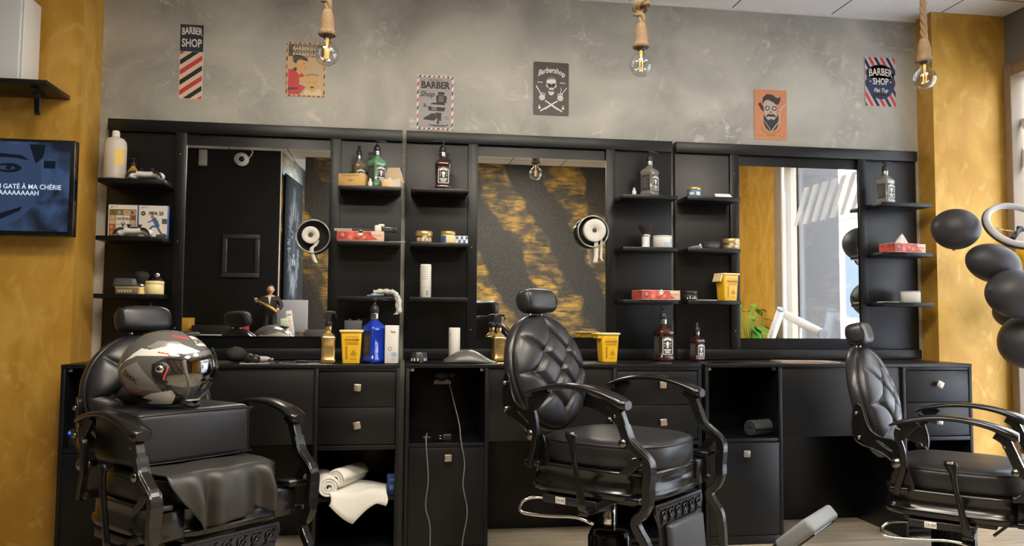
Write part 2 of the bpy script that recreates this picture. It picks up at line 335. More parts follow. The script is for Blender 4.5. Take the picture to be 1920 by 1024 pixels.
# the street outside
sbox('ground_outside',mat('pavement',(.35,.34,.33),.9,var=.15,scale=4),5.0,16,-12,6,-.15,-.02)
sbox('wall_outside_pier',mat('grey_outside_render',(.075,.064,.055),.8),5.15,5.55,-2.9,-2.62,0,3.2)
def building():
    t=thing('apartment_building','white street building with dark windows and balconies, seen through the shop window','building',(10.5,-4,0))
    bm=B(); bx(bm,0,3,-9,8,0,11); w=ob('facade',bm,WWALL,t)
    dk=mat('dark_window',(.03,.04,.05),.7,spec=.1); ir=mat('dark_iron',(.05,.05,.055),.5); st=mat('street_shutter',(.35,.4,.42),.6)
    for fl in range(3):
        z=1.2+fl*3
        for k in range(10):
            y=-8+k*1.75+.4*(fl%2)
            bm=B(); bx(bm,-.04,.02,y-.4,y+.4,z,z+1.5); wi=ob('window',bm,dk if (k+fl)%3 else st,t)
            if fl>0:
                bm=B(); bx(bm,-.6,0,y-.8,y+.8,z-.25,z-.13); s=ob('balcony',bm,WWALL,t)
                bm=B(); 
                for j in range(13): bx(bm,-.59,-.575,y-.78+j*.13-.007,y-.78+j*.13+.007,z-.13,z+.7)
                bx(bm,-.60,-.565,y-.8,y+.8,z+.68,z+.72); ob('railing',bm,ir,s)
    bm=B(); bx(bm,-.25,0,-9,8,3.2,3.45); ob('cornice',bm,WWALL,t)
building()
# ceiling LED panels (the room's lamps)
LED=mat('lit_led_panel',(1,1,1),.5,emit=(1,.9,.76),es=PANEL_STRENGTH)
for i,(x,y) in enumerate(PANELS):
    t=thing('ceiling_light','x','ceiling light',(x,y,CEIL),0,'square ceiling light panels')
    t['label']=['lit square ceiling panel above the left barber chair','lit square ceiling panel above the middle barber chair','lit square ceiling panel above the right barber chair','lit square ceiling panel nearest the reception desk','lit square ceiling panel nearest the gold painted wall'][i]
    bm=B()
    for a in (-1,1): bx(bm,a*.30-.012,a*.30+.012,-.312,.312,-.012,0,.002); bx(bm,-.288,.288,a*.30-.012,a*.30+.012,-.012,0,.002)
    ob('frame',bm,WHITE,t); bm=B(); bx(bm,-.288,.288,-.288,.288,-.008,-.002); ob('diffuser',bm,LED,t)
# ------------------------------------------------------------------ wall units with mirrors
ST=[((.33,.385),(1.105,1.16)),((.332,.385),(1.097,1.147)),((.318,.372),(1.103,1.15))]
MX=[(.385,1.105),(1.885-1.5,2.597-1.5),(3.372-3,4.098-3)]
SH=[((.015,.325),(1.164,1.475)),((.027,.323),(1.148,1.454)),((.008,.309),(1.146,1.455))]
UL=['black wall unit with mirror reflecting the dark room, above the left barber chair','black wall unit with mirror reflecting gold brushed paint, behind the middle barber chair','black wall unit with mirror reflecting the street window, nearest the right ochre wall']
SZ=[1.79,1.508,1.226]
for i in range(3):
    X0=1.5*i; t=thing('wall_unit',UL[i],'wall unit',(X0,0,.9),0,'black wall units with mirrors')
    bm=B(); bx(bm,0,1.48,.02,.058,.002,1.22,.002); ob('back_panel',bm,BLACK,t)
    bm=B(); bx(bm,0,1.48,0,.02,1.16,1.22,.0015); bx(bm,0,1.48,0,.02,.002,.057,.0015)
    for a,b in ST[i]: bx(bm,a,b,0,.02,.057,1.16,.0015)
    ob('frame',bm,BLACK,t)
    bm=B(); bx(bm,MX[i][0],MX[i][1],.009,.02,.12,1.098); bx(bm,MX[i][0]-.002,MX[i][0],.009,.02,.12,1.1); ob('mirror',bm,[MIRROR],t)
    for a,b in SH[i]:
        for z in SZ:
            bm=B(); bx(bm,a,b,-.15,.02,z-.922,z-.9,.0015); ob('shelf',bm,BLACK,t)
    bm=B()
    for z in (.16,.6,1.05): ell(bm,(ST[i][0][1]-.03,-.001,z),(.003,.002,.003),su=8,sv=6)
    ob('screw',bm,STEEL,t)
# ------------------------------------------------------------------ counters
CX=[(-.02,1.482),(1.509,2.98),(3.0,4.48)]; RC=[1.087,2.525,4.08]; LC=[.38,1.907,3.41]
CL=['black counter with drawers and open shelf holding white towels, behind the left chair','black counter with open cubby and cords hanging over its door, behind the middle chair','black counter with open cubby holding a dark rolled towel, at the right end']
def knob(parent,x,z,rot,y=-.4):
    bm=B(); cyl(bm,(0,.0,0),(0,-.02,0),.005,10); M=RY(rot)
    box(bm,(0,-.024,0),(.033,.008,.033),.002,M); box(bm,(0,-.0285,0),(.024,.002,.024),.0005,M,1)
    o=ob('knob',bm,[STEEL,mat('worn_nickel',(.5,.42,.33),.35,.8)],parent,(x,y,z)); return o
KN={(0,'d0'):(670,727,3),(0,'d1'):(669,798,-10),(1,'door'):(840,859,1),(1,'d1'):(1244,792,-6),(2,'door'):(1400,851,2),(2,'d0'):(1763,721,28),(1,'d0'):(1243,722,0),(2,'d1'):(1762,790,5),(0,'door'):(265,860,0)}
def counter(i):
    a,b=CX[i]; l=LC[i]; r=RC[i]; t=thing('counter_cabinet',CL[i],'counter',(a,0,0),0,'black counters under the mirrors')
    def bb(bm,x0,x1,*q): bx(bm,x0-a,x1-a,*q,.0012)
    bm=B(); bb(bm,a,b,-.402,.058,.882,.899); ob('worktop',bm,BLACK,t)
    bm=B()
    for x in (a,l-.018): bb(bm,x,x+.018,-.4,.04,.0,.882)
    bb(bm,a+.018,l-.018,-.395,.04,.506,.524); bb(bm,a+.018,l-.018,-.385,.04,.03,.045); bb(bm,a,l,.04,.055,.0,.882)
    bb(bm,a+.018,l-.018,-.4,-.385,.0,.042)
    ob('left_cabinet',bm,BLACK,t)
    bm=B(); bb(bm,a+.02,l-.02,-.4,-.384,.046,.503); d=ob('door',bm,BLACK,t); u,v,q=KN[(i,'door')]; p=at(u,v,-.42); knob(d,p.x-a,p.z,q)
    bm=B(); bb(bm,l,r,-.388,-.372,.528,.882); ob('apron',bm,BLACK,t)
    bm=B(); bb(bm,l,r,.045,.057,.0,.882); ob('kneehole_panel',bm,BLACK,t)
    bm=B()
    for x in (r,b-.018): bb(bm,x,x+.018,-.4,.04,.0,.882)
    bb(bm,r+.018,b-.018,-.4,.04,.500,.520); bb(bm,r+.018,b-.018,-.395,.04,.263,.281); bb(bm,r+.018,b-.018,-.395,.04,.03,.045); bb(bm,r,b,.04,.055,0,.882)
    bb(bm,r+.018,b-.018,-.398,-.36,.866,.882)
    ob('right_cabinet',bm,BLACK,t)
    for k,(z0,z1) in enumerate(((.700,.862),(.525,.696))):
        bm=B(); bb(bm,r+.021,b-.021,-.398,-.382,z0,z1); bb(bm,r+.03,b-.03,-.382,-.05,z0+.01,z0+.10); d=ob('drawer',bm,BLACK,t)
        u,v,q=KN.get((i,'d%d'%k),(0,0,0))
        if u: p=at(u,v,-.42); knob(d,p.x-a,p.z,q,-.398)
    for x in (a+.03,l-.03):
        bm=B(); box(bm,(x-a,-.37,.872),(.02,.02,.014),.002); ob('corner_bracket',bm,STEEL,t)
for i in range(3): counter(i)
# ------------------------------------------------------------------ barber chair
TI=14; un=Vector((math.cos(R(TI)),0,math.sin(R(TI)))); uu=Vector((-math.sin(R(TI)),0,math.cos(R(TI))))
BM=Matrix(((0,uu.x,un.x,-.337),(1,0,0,0),(0,uu.z,un.z,.893),(0,0,0,1)))      # backrest plane: x=chair y, y=up, z=forward
def dshape(xb,xf,hw,n=48,pw=3.2,bulge=.03):
    o=[]
    for k in range(n):
        a=2*PI*k/n; c,s=math.cos(a),math.sin(a); e=2/pw
        x=math.copysign(abs(c)**e,c); y=math.copysign(abs(s)**e,s)
        xx=(xb+xf)/2+(xf-xb)/2*x+(bulge*(1-y*y) if x>0 else 0)*max(0,x); o.append((xx,hw*y))
    return o
def inset(o,d):
    cx=sum(p[0] for p in o)/len(o); cy=sum(p[1] for p in o)/len(o); r=[]
    for x,y in o:
        v=Vector((x-cx,y-cy)); l=v.length; v*=max(.02,(l-d)/l); r.append((cx+v.x,cy+v.y))
    return r
def slab(bm,o,layers,m=None,mi=0): loft(bm,[[(x,y,z) for x,y in inset(o,d)] for d,z in layers],m,mi)
def seg_d(p,a,b):
    ab=(b[0]-a[0],b[1]-a[1]); l=ab[0]**2+ab[1]**2; t=max(0,min(1,((p[0]-a[0])*ab[0]+(p[1]-a[1])*ab[1])/l)); return math.hypot(p[0]-a[0]-ab[0]*t,p[1]-a[1]-ab[1]*t)
def make_chair():
    t=thing('barber_chair','x','barber chair',(2.28,-1.22,0),-45.8,'black leather barber chairs')
    # seat
    bm=B(); o=dshape(-.205,.275,.25); slab(bm,o,[(.03,.588),(.008,.592),(0,.605),(0,.655),(.006,.672),(.022,.684),(.06,.690),(.14,.695),(.22,.696)]); ob('seat_cushion',bm,LEATHER,t)
    bm=B(); tube(bm,[(x,y,.672) for x,y in inset(o,.004)],.0035,6,closed=True); ob('seat_piping',bm,LEATHER,t)
    bm=B(); o=dshape(-.232,.272,.268,pw=4.5); slab(bm,o,[(.02,.488),(.004,.49),(0,.497),(-.003,.508),(0,.519),(.008,.522),(.008,.574),(.003,.58),(.003,.590),(.03,.592)])
    for sy in (-1,1):
        bx(bm,.235,.285,sy*.215-.045,sy*.215+.045,.492,.588,.006)
    ob('seat_base',bm,CAST,t)
    # backrest
    a,b=.235,.232
    bt=[(0,.155),(-.08,.07),(.08,.07),(-.155,-.005),(0,-.005),(.155,-.005),(-.08,-.085),(.08,-.085),(0,-.16)]
    ed=[(0,1),(0,2),(1,3),(1,4),(2,4),(2,5),(3,6),(4,6),(4,7),(5,7),(6,8),(7,8)]
    segs=[(bt[i],bt[j]) for i,j in ed]+[(bt[0],(0,.24)),(bt[1],(-.2,.17)),(bt[2],(.2,.17)),(bt[3],(-.26,-.005)),(bt[5],(.26,-.005)),(bt[6],(-.2,-.17)),(bt[7],(.2,-.17)),(bt[8],(0,-.24))]
    def hgt(y,z):
        r=math.hypot(y/a,z/b); h=.058+.062*max(0,1-r**3.0)**.5+.020*(1-min(1,r))*(1.0-z*2)
        k=0
        for s0,s1 in segs: k=max(k,math.exp(-(seg_d((y,z),s0,s1)/.0095)**1.0))
        q=max(math.exp(-(math.hypot(y-p[0],z-p[1])/.02)**2) for p in bt)
        return h-(.023*k+.014*q)*max(0,1-r**6)
    N=110; vs=[];fs=[]
    for i in range(N+1):
        for j in range(N+1):
            u,v=-1+2*i/N,-1+2*j/N; y=a*u*math.sqrt(1-v*v/2); z=b*v*math.sqrt(1-u*u/2); vs.append((y,z,hgt(y,z)))
    for i in range(N):
        for j in range(N):
            p=i*(N+1)+j; fs.append((p,p+N+1,p+N+2,p+1))
    bm=B(); raw(bm,vs,fs,BM,0,True)
    ring=[(a*math.cos(2*PI*k/64),b*math.sin(2*PI*k/64)) for k in range(64)]
    loft(bm,[[(x*.97,y*.97,.045) for x,y in ring],[(x,y,.05) for x,y in ring],[(x,y,.063) for x,y in ring]],BM,caps=False)
    cush=ob('backrest_cushion',bm,LEATHER,t,recalc=False)
    for y,z in bt: 
        bm=B(); ell(bm,(y,z,hgt(y,z)+.004),(.0115,.0115,.007),BM,su=14,sv=8); ob('button',bm,LEATHER,cush)
    bm=B(); loft(bm,[[(x*s,y*s,h) for x,y in ring] for s,h in ((.9,0),(.98,.004),(1.03,.014),(1.035,.04),(1.01,.05),(.9,.052))],BM); ob('backrest_shell',bm,mat('dark_vinyl',(.02,.02,.022),.3),t)
    # headrest
    bm=B(); ell(bm,(0,0,0),(.105,.05,.045),BM@T(0,.292,.062),su=32,sv=18,e=.55); hr=ob('headrest',bm,LEATHER,t)
    for s in (-.092,.092):
        bm=B(); tube(bm,[(s,.044*math.cos(q*PI/12)*1.0,.0385*math.sin(q*PI/12)) for q in range(24)],.0022,5,BM@T(0,.292,.062),closed=True); ob('piping',bm,LEATHER,hr)
    for s in (-.04,.04): bm=B(); cyl(bm,(s,.21,.03),(s,.27,.05),.006,10,m=BM); ob('headrest_rod',bm,CHROME,t)
    for s in (-1,1):
        Y=s*.300
        # armrest
        bm=B(); st=[(-.182,.842,.014,.008),(-.165,.853,.026,.013),(-.12,.870,.031,.017),(-.05,.886,.034,.019),(.02,.892,.036,.020),(.09,.888,.038,.021),(.16,.875,.039,.024),(.205,.862,.040,.032),(.235,.850,.037,.036),(.250,.842,.024,.026)]
        rings=[]
        for x,z,w,h in [tuple(q) for q in cr(st,4)]:
            rings.append([(x,Y+w*math.copysign(abs(math.cos(q))**.7,math.cos(q)),z-h*.55+ h*.55*math.copysign(abs(math.sin(q))**.8,math.sin(q))) for q in [2*PI*k/20 for k in range(20)]])
        loft(bm,rings); ar=ob('armrest',bm,CAST,t)
        # swan-neck front post and rear post
        bm=B(); fp=cr([(.175,.835),(.205,.815),(.222,.78),(.236,.745),(.252,.71),(.285,.682),(.318,.655),(.327,.62),(.322,.56),(.322,.51),(.306,.475),(.283,.455),(.279,.435),(.296,.405),(.318,.37),(.328,.30),(.330,.20)],4)
        hw=[.017 if p[1]>.5 else .015 for p in fp]
        prism(bm,strip(fp,hw),Y-.016,Y+.016,XZ,0,.004)
        prism(bm,[(x+.0135,z) for x,z in strip(fp[10:36],.004)],Y-.021,Y+.021,XZ,0,.002)
        prism(bm,[(.315,.665),(.30,.632),(.262,.60),(.225,.592),(.225,.605),(.25,.625),(.27,.655)],Y-.016*1,Y+.016,XZ,0,.003)
        bx(bm,.222,.30,min(Y,s*.22),max(Y,s*.22),.593,.612,.004)
        bx(bm,.235,.285,min(Y,s*.22),max(Y,s*.22),.50,.52,.004)
        ob('front_post',bm,CAST,t)
        bm=B(); rp=cr([(-.150,.83),(-.155,.80),(-.140,.755),(-.135,.71),(-.14,.66),(-.155,.61),(-.16,.575)],4)
        prism(bm,strip(rp,.011),Y-.010,Y+.010,XZ,0,.003)
        prism(bm,[(-.15,.845),(-.10,.862),(-.075,.85),(-.10,.82),(-.125,.79),(-.14,.78)],Y-.008,Y+.008,XZ,0,.002)
        bx(bm,-.19,-.12,min(Y,s*.255),max(Y,s*.255),.58,.60,.004)
        ob('rear_post',bm,CAST,t)
        bm=B(); Y2=s*.242; SHR=Matrix(((1,0,0,0),(s*.30,1,0,s*.30*.32),(0,0,1,0),(0,0,0,1)))
        pl=cr([(-.322,.90),(-.300,.905),(-.288,.88),(-.277,.84),(-.255,.805),(-.215,.785),(-.165,.778),(-.135,.76),(-.125,.70),(-.135,.675),(-.158,.68),(-.20,.715),(-.25,.735),(-.29,.745),(-.322,.765),(-.330,.82)],4,True)
        prism(bm,pl,Y2-.008,Y2+.008,SHR@XZ,0,.003); pt_=ob('hinge_plate',bm,CAST,t)
        bm=B(); tube(bm,[(-.205+.034*math.cos(q)*.9-.010*math.sin(q),Y2+s*.009,.752+.010*math.sin(q)-.016*math.cos(q)) for q in [2*PI*k/20 for k in range(20)]],.003,6,SHR,closed=True)
        tube(bm,[(p[0],Y2+s*.008,p[1]) for p in pl],.0035,6,SHR,closed=True); ob('rim',bm,CAST,pt_)
        DC=mat('dark_chrome',(.2,.19,.18),.2,1)
        for x,z,q in ((-.312,.872,.009),(-.302,.775,.010),(-.158,.693,.019)):
            bm=B(); lathe(bm,[(q*1.1,0),(q*1.1,.008),(q*.9,.013),(q*.5,.018),(.001,.0195)],16,T(x,Y2+s*(.005+(x+.32)*.30),z)@RX(-90*s)); ob('bolt',bm,DC,t)
        bm=B(); lathe(bm,[(.016,0),(.015,.007),(.010,.012),(.001,.014)],14,T(.238,Y+s*.014,.702)@RX(-90*s)); ob('bolt',bm,DC,t)
        bm=B(); lathe(bm,[(.007,0),(.006,.004),(.001,.006)],12,T(.205,Y+s*.014,.79)@RX(-90*s)); ob('bolt',bm,DC,t)
        bm=B(); cyl(bm,(-.158,s*.25,.693),(-.158,s*.295,.693),.012); ob('hinge_pin',bm,DC,t)
        bm=B(); prism(bm,[(-.19,.575),(-.10,.575),(-.105,.62),(-.13,.69),(-.16,.69),(-.185,.64)],s*.252,s*.262,XZ,0,.002); ob('side_plate',bm,CAST,t)
    # recline lever on the right side
    bm=B(); lv=[(.028,.722,.020),(.03,.705,.024),(.036,.68,.013),(.045,.62,.0085),(.06,.55,.011),(.075,.48,.017),(.08,.452,.018)]
    loft(bm,[[(x+w*math.cos(q),-.318+.010*math.sin(q),z) for q in [2*PI*k/14 for k in range(14)]] for x,z,w in lv]); bx(bm,.062,.10,-.325,-.20,.437,.457,.004); ob('recline_lever',bm,CAST,t)
    # mechanism, column, base
    bm=B(); bx(bm,-.17,.16,-.10,.10,.44,.49,.006); bx(bm,-.13,.10,-.262,.262,.448,.478,.004); ob('mechanism',bm,PLB,t)
    bm=B(); cyl(bm,(0,0,.25),(0,0,.45),.023,24); ob('column',bm,CHROME,t)
    bm=B(); rod=cr([(-.02,-.16,.455),(-.16,-.22,.452),(-.205,-.26,.445),(-.222,-.275,.42),(-.205,-.275,.398),(-.10,-.272,.402),(.02,-.27,.415),(.09,-.266,.402)],5); tube(bm,rod,.006,8); ob('foot_lever',bm,CHROME,t)
    # leg rest
    LM=T(.282,0,.478)@RY(-5)      # local: z down negative
    bm=B(); prism(bm,[(-.185,0),(.185,0),(.19,-.03),(.165,-.075),(.160,-.30),(.12,-.335),(-.12,-.335),(-.160,-.30),(-.165,-.075),(-.19,-.03)],0,.012,LM@Matrix(((0,0,1,0),(1,0,0,0),(0,1,0,0),(0,0,0,1))),0,.002)
    lr=ob('leg_rest',bm,CAST,t)
    AM=LM@Matrix(((0,0,1,0),(1,0,0,0),(0,1,0,0),(0,0,0,1)))
    bm=B(); box(bm,(0,-.19,.024),(.27,.235,.028),.012,AM,0,4); ob('leg_pad',bm,mat('blue_grey_vinyl',(.05,.052,.06),.4),lr)
    bm=B()
    for k in range(6):
        x=-.14+k*.056; tube(bm,[(x+.018*math.cos(q)*(1-q/14),-.042+.018*math.sin(q)*(1-q/14),.015) for q in [j*.5 for j in range(16)]],.0035,6,AM)
        tube(bm,[(x-.024,-.066,.014),(x-.005,-.05,.016),(x+.022,-.02,.014)],.003,6,AM)
    tube(bm,[(x*.01,-.015-.0*abs(x),.014) for x in range(-17,18,2)],.0035,6,AM); tube(bm,[(x*.01,-.062-.012*(1-(x/17)**2),.014) for x in range(-16,17,2)],.0035,6,AM)
    ob('ornament',bm,CAST,lr)
    # foot plate, swung up in front
    FM=T(.745,0,.44)@RY(-42)
    bm=B(); box(bm,(0,0,0),(.135,.27,.05),.012,FM,0,3); fpn=ob('foot_plate',bm,mat('grey_rubber_pad',(.16,.17,.18),.5),t)
    bm=B()
    for s in (-1,1): prism(bm,strip(cr([(.345,.16),(.45,.20),(.56,.29),(.66,.375),(.745,.415)],4),.013),s*.10-.008,s*.10+.008,XZ,0,.002)
    box(bm,(0,0,-.026),(.10,.22,.010),.002,FM); ob('foot_plate_arm',bm,CAST,t)
    # pump base (stays on the floor)
    bm=B(); lathe(bm,[(.30,0),(.30,.012),(.285,.022),(.20,.032),(.10,.045),(.085,.07),(.082,.29),(.074,.31),(.066,.318),(.03,.322)],48); ob('pump_base',bm,mat('gloss_black_enamel',(.008,.008,.009),.12),t)
    return t
chair=make_chair(); chair['label']='middle black barber chair with tufted back, empty seat and raised column'
def shift(t,dz):
    for c in kids(t):
        if c.name.split('.')[0]!='pump_base': c.location.z+=dz
def sticker(t,s,dz,x=-.05):
    bm=B(); M=T(x,-.2635,.463+dz)@F; box(bm,(0,0,0),(.042,.024,.002),.0008,M); text(bm,s,.016,M@T(0,0,.0011),1); ob('sticker',bm,[PAPER,BLK],t)
c1=copytree(chair); c1.location=(.722,-1.187,0); shift(c1,-.086); c1['label']='left black barber chair carrying a booster cushion and a motorcycle helmet'
c3=copytree(chair); c3.location=(3.728,-1.224,0); c3.rotation_euler.z=R(-43.5); shift(c3,-.128); c3['label']='right black barber chair in side view, cut by the photo edge'
sticker(chair,'24-05',0); sticker(c3,'23-04',-.128)
for c in [k for k in kids(c1) if k.name.split('.')[0] in('foot_lever','foot_plate','foot_plate_arm')]:
    for g in kids(c): bpy.data.objects.remove(g)
    bpy.data.objects.remove(c)
C1=T(.722,-1.187,-.086)@RZ(-45.8)      # left chair's frame, for what lies on it
def w1(x,y,z): return C1@Vector((x,y,z))
bm=B(); box(bm,(0,0,.0925),(.30,.44,.185),.028,None,0,5); 
tube(bm,[(.1485,y,z) for y,z in cr([(-.195,.012),(.195,.012),(.205,.03),(.205,.155),(.195,.173),(-.195,.173),(-.205,.155),(-.205,.03)],3,True)],.002,5,closed=True)
bo=ob('booster_cushion',bm,LEATHER); bo.location=w1(-.05,-.025,.696); bo.rotation_euler=(0,0,R(-45.8)); tag(bo,'black padded booster cushion lying on the seat of the left chair','cushion')
# drape on the seat edge
bm=B(); NS,NT=44,30; vs=[];fs=[]
for i in range(NS+1):
    s=i/NS; y=-.245+.375*s
    drop=.155+.03*(1-s) ; low=[(0,.02),(.1,.09),(.28,.195),(.45,.175),(.62,.165),(.75,.155),(.82,.145),(.9,.165),(1,.165)]
    for (a0,b0),(a1,b1) in zip(low,low[1:]):
        if a0<=s<=a1: drop=b0+(b1-b0)*(s-a0)/(a1-a0)
    top=.195; tot=top+drop
    for j in range(NT+1):
        d=tot*j/NT
        if d<top-.02: x=.108+d; z=.701; f=0
        else:
            q=(d-top+.02); 
            if q<.045: an=q/.045*PI/2; x=.108+top-.02+.029*math.sin(an); z=.701-.029*(1-math.cos(an)); f=an/PI*.6
            else: x=.108+top-.02+.029+.002; z=.672-(q-.045); f=min(1,.3+(q-.045)/.1)
        fold=.016*math.sin(s*15-1.2)*f+.010*math.sin(s*27+1)*f
        vs.append((x+.012*f+fold,y+ .02*f*math.sin(s*9),z+.0015*math.sin(s*12+j*.3)))
for i in range(NS):
    for j in range(NT): p=i*(NT+1)+j; fs.append((p,p+NT+1,p+NT+2,p+1))
raw(bm,vs,fs,None,0,True); dr=ob('seat_drape',bm,mat('black_vinyl_sheet',(.026,.025,.023),.42)); so=dr.modifiers.new('s','SOLIDIFY'); so.thickness=.003
dr.matrix_world=C1; tag(dr,'black vinyl sheet draped over the front edge of the left chair seat','sheet')
# helmet
def helmet():
    t=thing('motorcycle_helmet','grey, white and black motorcycle helmet with clear visor on the booster cushion','helmet',w1(-.010,-.075,.8815),2)
    rx,ry,rz=.160,.126,.141; cz=.133
    def P(th,ph,k=1.0):   # th azimuth from front, ph elevation
        c=math.cos(ph); x=rx*c*math.cos(th); y=ry*c*math.sin(th); z=rz*math.sin(ph)
        if z<0: x*=1-.25*(z/rz)**2*(1 if x>0 else .5); y*=1-.15*(z/rz)**2; z*=.98
        return Vector((x*k-.008,y*k,cz+z*k))
    def inside(pl,p):
        r=False
        for i in range(len(pl)):
            (x1,y1),(x2,y2)=pl[i],pl[i-1]
            if (y1>p[1])!=(y2>p[1]) and p[0]<(x2-x1)*(p[1]-y1)/(y2-y1)+x1: r=not r
        return r
    white=[[(30,28),(60,42),(88,36),(104,32),(118,34),(150,6),(156,2),(148,10),(122,22),(100,22),(84,22),(62,26),(40,16),(0,22),(0,30)],[(56,-48),(72,-28),(102,-33),(122,-42),(104,-47),(128,-56),(90,-62),(50,-58)],[(0,36),(30,38),(26,58),(0,60)]]
    red=[[(38,50),(70,58),(68,62),(36,54)],[(78,24),(92,27),(92,29),(78,26)],[(120,-28),(146,-22),(146,-25),(120,-31)]]
    light=[[(56,38),(88,33),(112,36),(96,48),(60,46)],[(118,14),(150,0),(140,-24),(112,-26),(84,-32),(96,-14)]]
    dark=[[(84,-32),(112,-38),(140,-34),(150,-50),(118,-48),(96,-42)],[(50,22),(82,20),(98,10),(96,-10),(86,-28),(62,-44),(50,-40)]]
    NU,NV=288,144; vs=[];fs=[];mi=[]
    for j in range(NV+1):
        ph=R(-62+152*j/NV)*.999
        for i in range(NU): vs.append(P(2*PI*i/NU,ph))
    bm=B(); V=[bm.verts.new(v) for v in vs]
    for j in range(NV):
        for i in range(NU):
            th=((360*(i+.5)/NU)+180)%360-180; ph=-62+152*(j+.5)/NV; A=abs(th)
            if A<60+min(0,ph)*.36 and ph<20-A*.08: continue
            k=0
            if any(inside(q,(A,ph)) for q in light): k=1
            if any(inside(q,(A,ph)) for q in dark): k=4
            if any(inside(q,(A,ph)) for q in white): k=2
            if any(inside(q,(A,ph)) for q in red): k=3
            if A<64 and ph<24-A*.1: k=4
            if ph<-58: k=4
            i2=(i+1)%NU
            f=bm.faces.new((V[j*NU+i],V[j*NU+i2],V[(j+1)*NU+i2],V[(j+1)*NU+i])); f.material_index=k; f.smooth=True
    bmesh.ops.delete(bm,geom=[v for v in bm.verts if not v.link_faces],context='VERTS')
    g=lambda n,c:mat(n,c,.25,coat=.6)
    sh=ob('shell',bm,[g('helmet_dark_grey',(.10,.098,.09)),g('helmet_grey',(.22,.21,.195)),g('helmet_white',(.72,.7,.66)),g('helmet_red',(.6,.05,.05)),g('helmet_black',(.02,.02,.022))],t,recalc=False); so=sh.modifiers.new('s','SOLIDIFY'); so.thickness=.012; so.offset=-1
    bm=B(); ell(bm,(-.008,0,.128),(.138,.104,.118),None,0,32,20)
    bmesh.ops.delete(bm,geom=[v for v in bm.verts if v.co.x>.07 and v.co.z<.17],context='VERTS'); l=ob('lining',bm,PLB,t,recalc=False)
    # visor
    vs=[];fs=[];n,m2=60,24
    for j in range(m2+1):
        for i in range(n+1):
            th=-80+160*i/n; A=abs(th); top=31-A*.13; bot=-44+max(0,A-45)*.75; ph=bot+(top-bot)*j/m2
            vs.append(tuple(P(R(th),R(ph),1.045+.05*math.cos(R(th*1.1)))))
    for j in range(m2):
        for i in range(n): p=j*(n+1)+i; fs.append((p,p+1,p+n+2,p+n+1))
    bm=B(); raw(bm,vs,fs,None,0,True); vz=ob('visor',bm,VISOR,t)
    edge=[vs[i] for i in range(14,n-13)]; bm=B(); tube(bm,edge,.0035,6); ob('visor_rim',bm,mat('visor_rim_plastic',(.6,.58,.5),.3),vz)
    for s in (-1,1):
        c=P(R(86*s),R(2),1.03); bm=B(); ell(bm,tuple(c),(.030,.010,.030),su=20,sv=10); ell(bm,(c.x-.004,c.y+s*.008,c.z+.004),(.014,.006,.014),None,1,su=16,sv=8)
        tube(bm,[(c.x+.016+.006*math.cos(q),c.y+s*.008,c.z+.012-.014*q) for q in [k*.4 for k in range(9)]],.003,6,None,2); ob('visor_pivot',bm,[PLB,CHROME,RED],t)
        bm=B(); tube(bm,[tuple(P(R(s*a_),R(p_),1.02)) for a_,p_ in cr([(60,15),(59,2),(54,-14),(48,-32),(40,-54)],4)],.009,8); ob('cheek_trim',bm,mat('grey_trim',(.12,.12,.115),.4),t)
    # vent on the forehead
    bm=B(); ell(bm,tuple(P(R(8),R(64),1.0)),(.038,.030,.010)); ob('vent',bm,PLB,t)
    bm=B(); tube(bm,[(.05,-.05,.02),(.09,-.03,.006),(.10,.02,.006),(.07,.05,.02)],.007,8,flat=.6); ob('chin_strap',bm,PLB,t)
    def onshell(s,th0,ph0,size,rot,mi_):
        bm=B(); text(bm,s,size,RZ(rot),0,1.25,bold=.0006)
        for v in bm.verts: th=th0+v.co.x/.0024*1.0; ph=ph0+v.co.y/.0023; h=v.co.z; v.co=P(R(th),R(ph),1.004+h*2)
        return ob('lettering',bm,mi_,sh)
    onshell('SMK',-14,45,.030,0,BLK); onshell('SMK',-128,-8,.026,-35,BLK)
helmet()
# ------------------------------------------------------------------ tin signs on the stucco (art plane: u right, v up)
def sign(name,label,px,py,w,h,build,ms,base,tilt=0):
    p=at(px,py,.05); t=thing(name,label,'sign',(p.x,.059,p.z),0,'tin barber signs on the stucco wall'); t.rotation_euler=(0,R(tilt),0)
    bm=B(); o=[]
    r=.008
    for cx,cy,a in ((w/2-r,h/2-r,0),(-w/2+r,h/2-r,90),(-w/2+r,-h/2+r,180),(w/2-r,-h/2+r,270)):
        for k in range(5): o.append((cx+r*math.cos(R(a+k*22.5)),cy+r*math.sin(R(a+k*22.5))))
    prism(bm,o,0,.003,F,0,.0008); pl=ob('plate',bm,base,t)
    parts=build(w,h)
    for n,bm,m in parts: ob(n,bm,m,t)
Z=.0032
def s_pole(w,h):
    a=B(); stripes(a,-w/2+.004,w/2-.004,-h/2+.004,h/2-.147,37,.0215,[None,0,None,1],Z,F,.010)
    b=B(); M=F@T(0,h/2-.036,Z+.0004); text(b,'BARBER',.052,M,0,.56,arch=3.0,bold=.0012); text(b,'SHOP',.060,F@T(0,h/2-.103,Z+.0004),0,.66,bold=.0012)
    d=B(); rect(d,-w/2+.001,w/2-.001,h/2-.146,h/2-.002,.0030,F,0,.0004)
    return [('top_field',d,NAVY),('stripes',a,[mat('sign_red',(.55,.04,.05),.45),mat('sign_black',(.012,.014,.02),.45)]),('lettering',b,mat('sign_cream',(.8,.74,.62),.45))]
CREAMS=mat('sign_cream2',(.72,.55,.40),.45)
sign('tin_sign','narrow tin barber pole sign with BARBER SHOP over diagonal stripes, leftmost sign on the wall',358,115,.118,.40,s_pole,0,CREAMS)
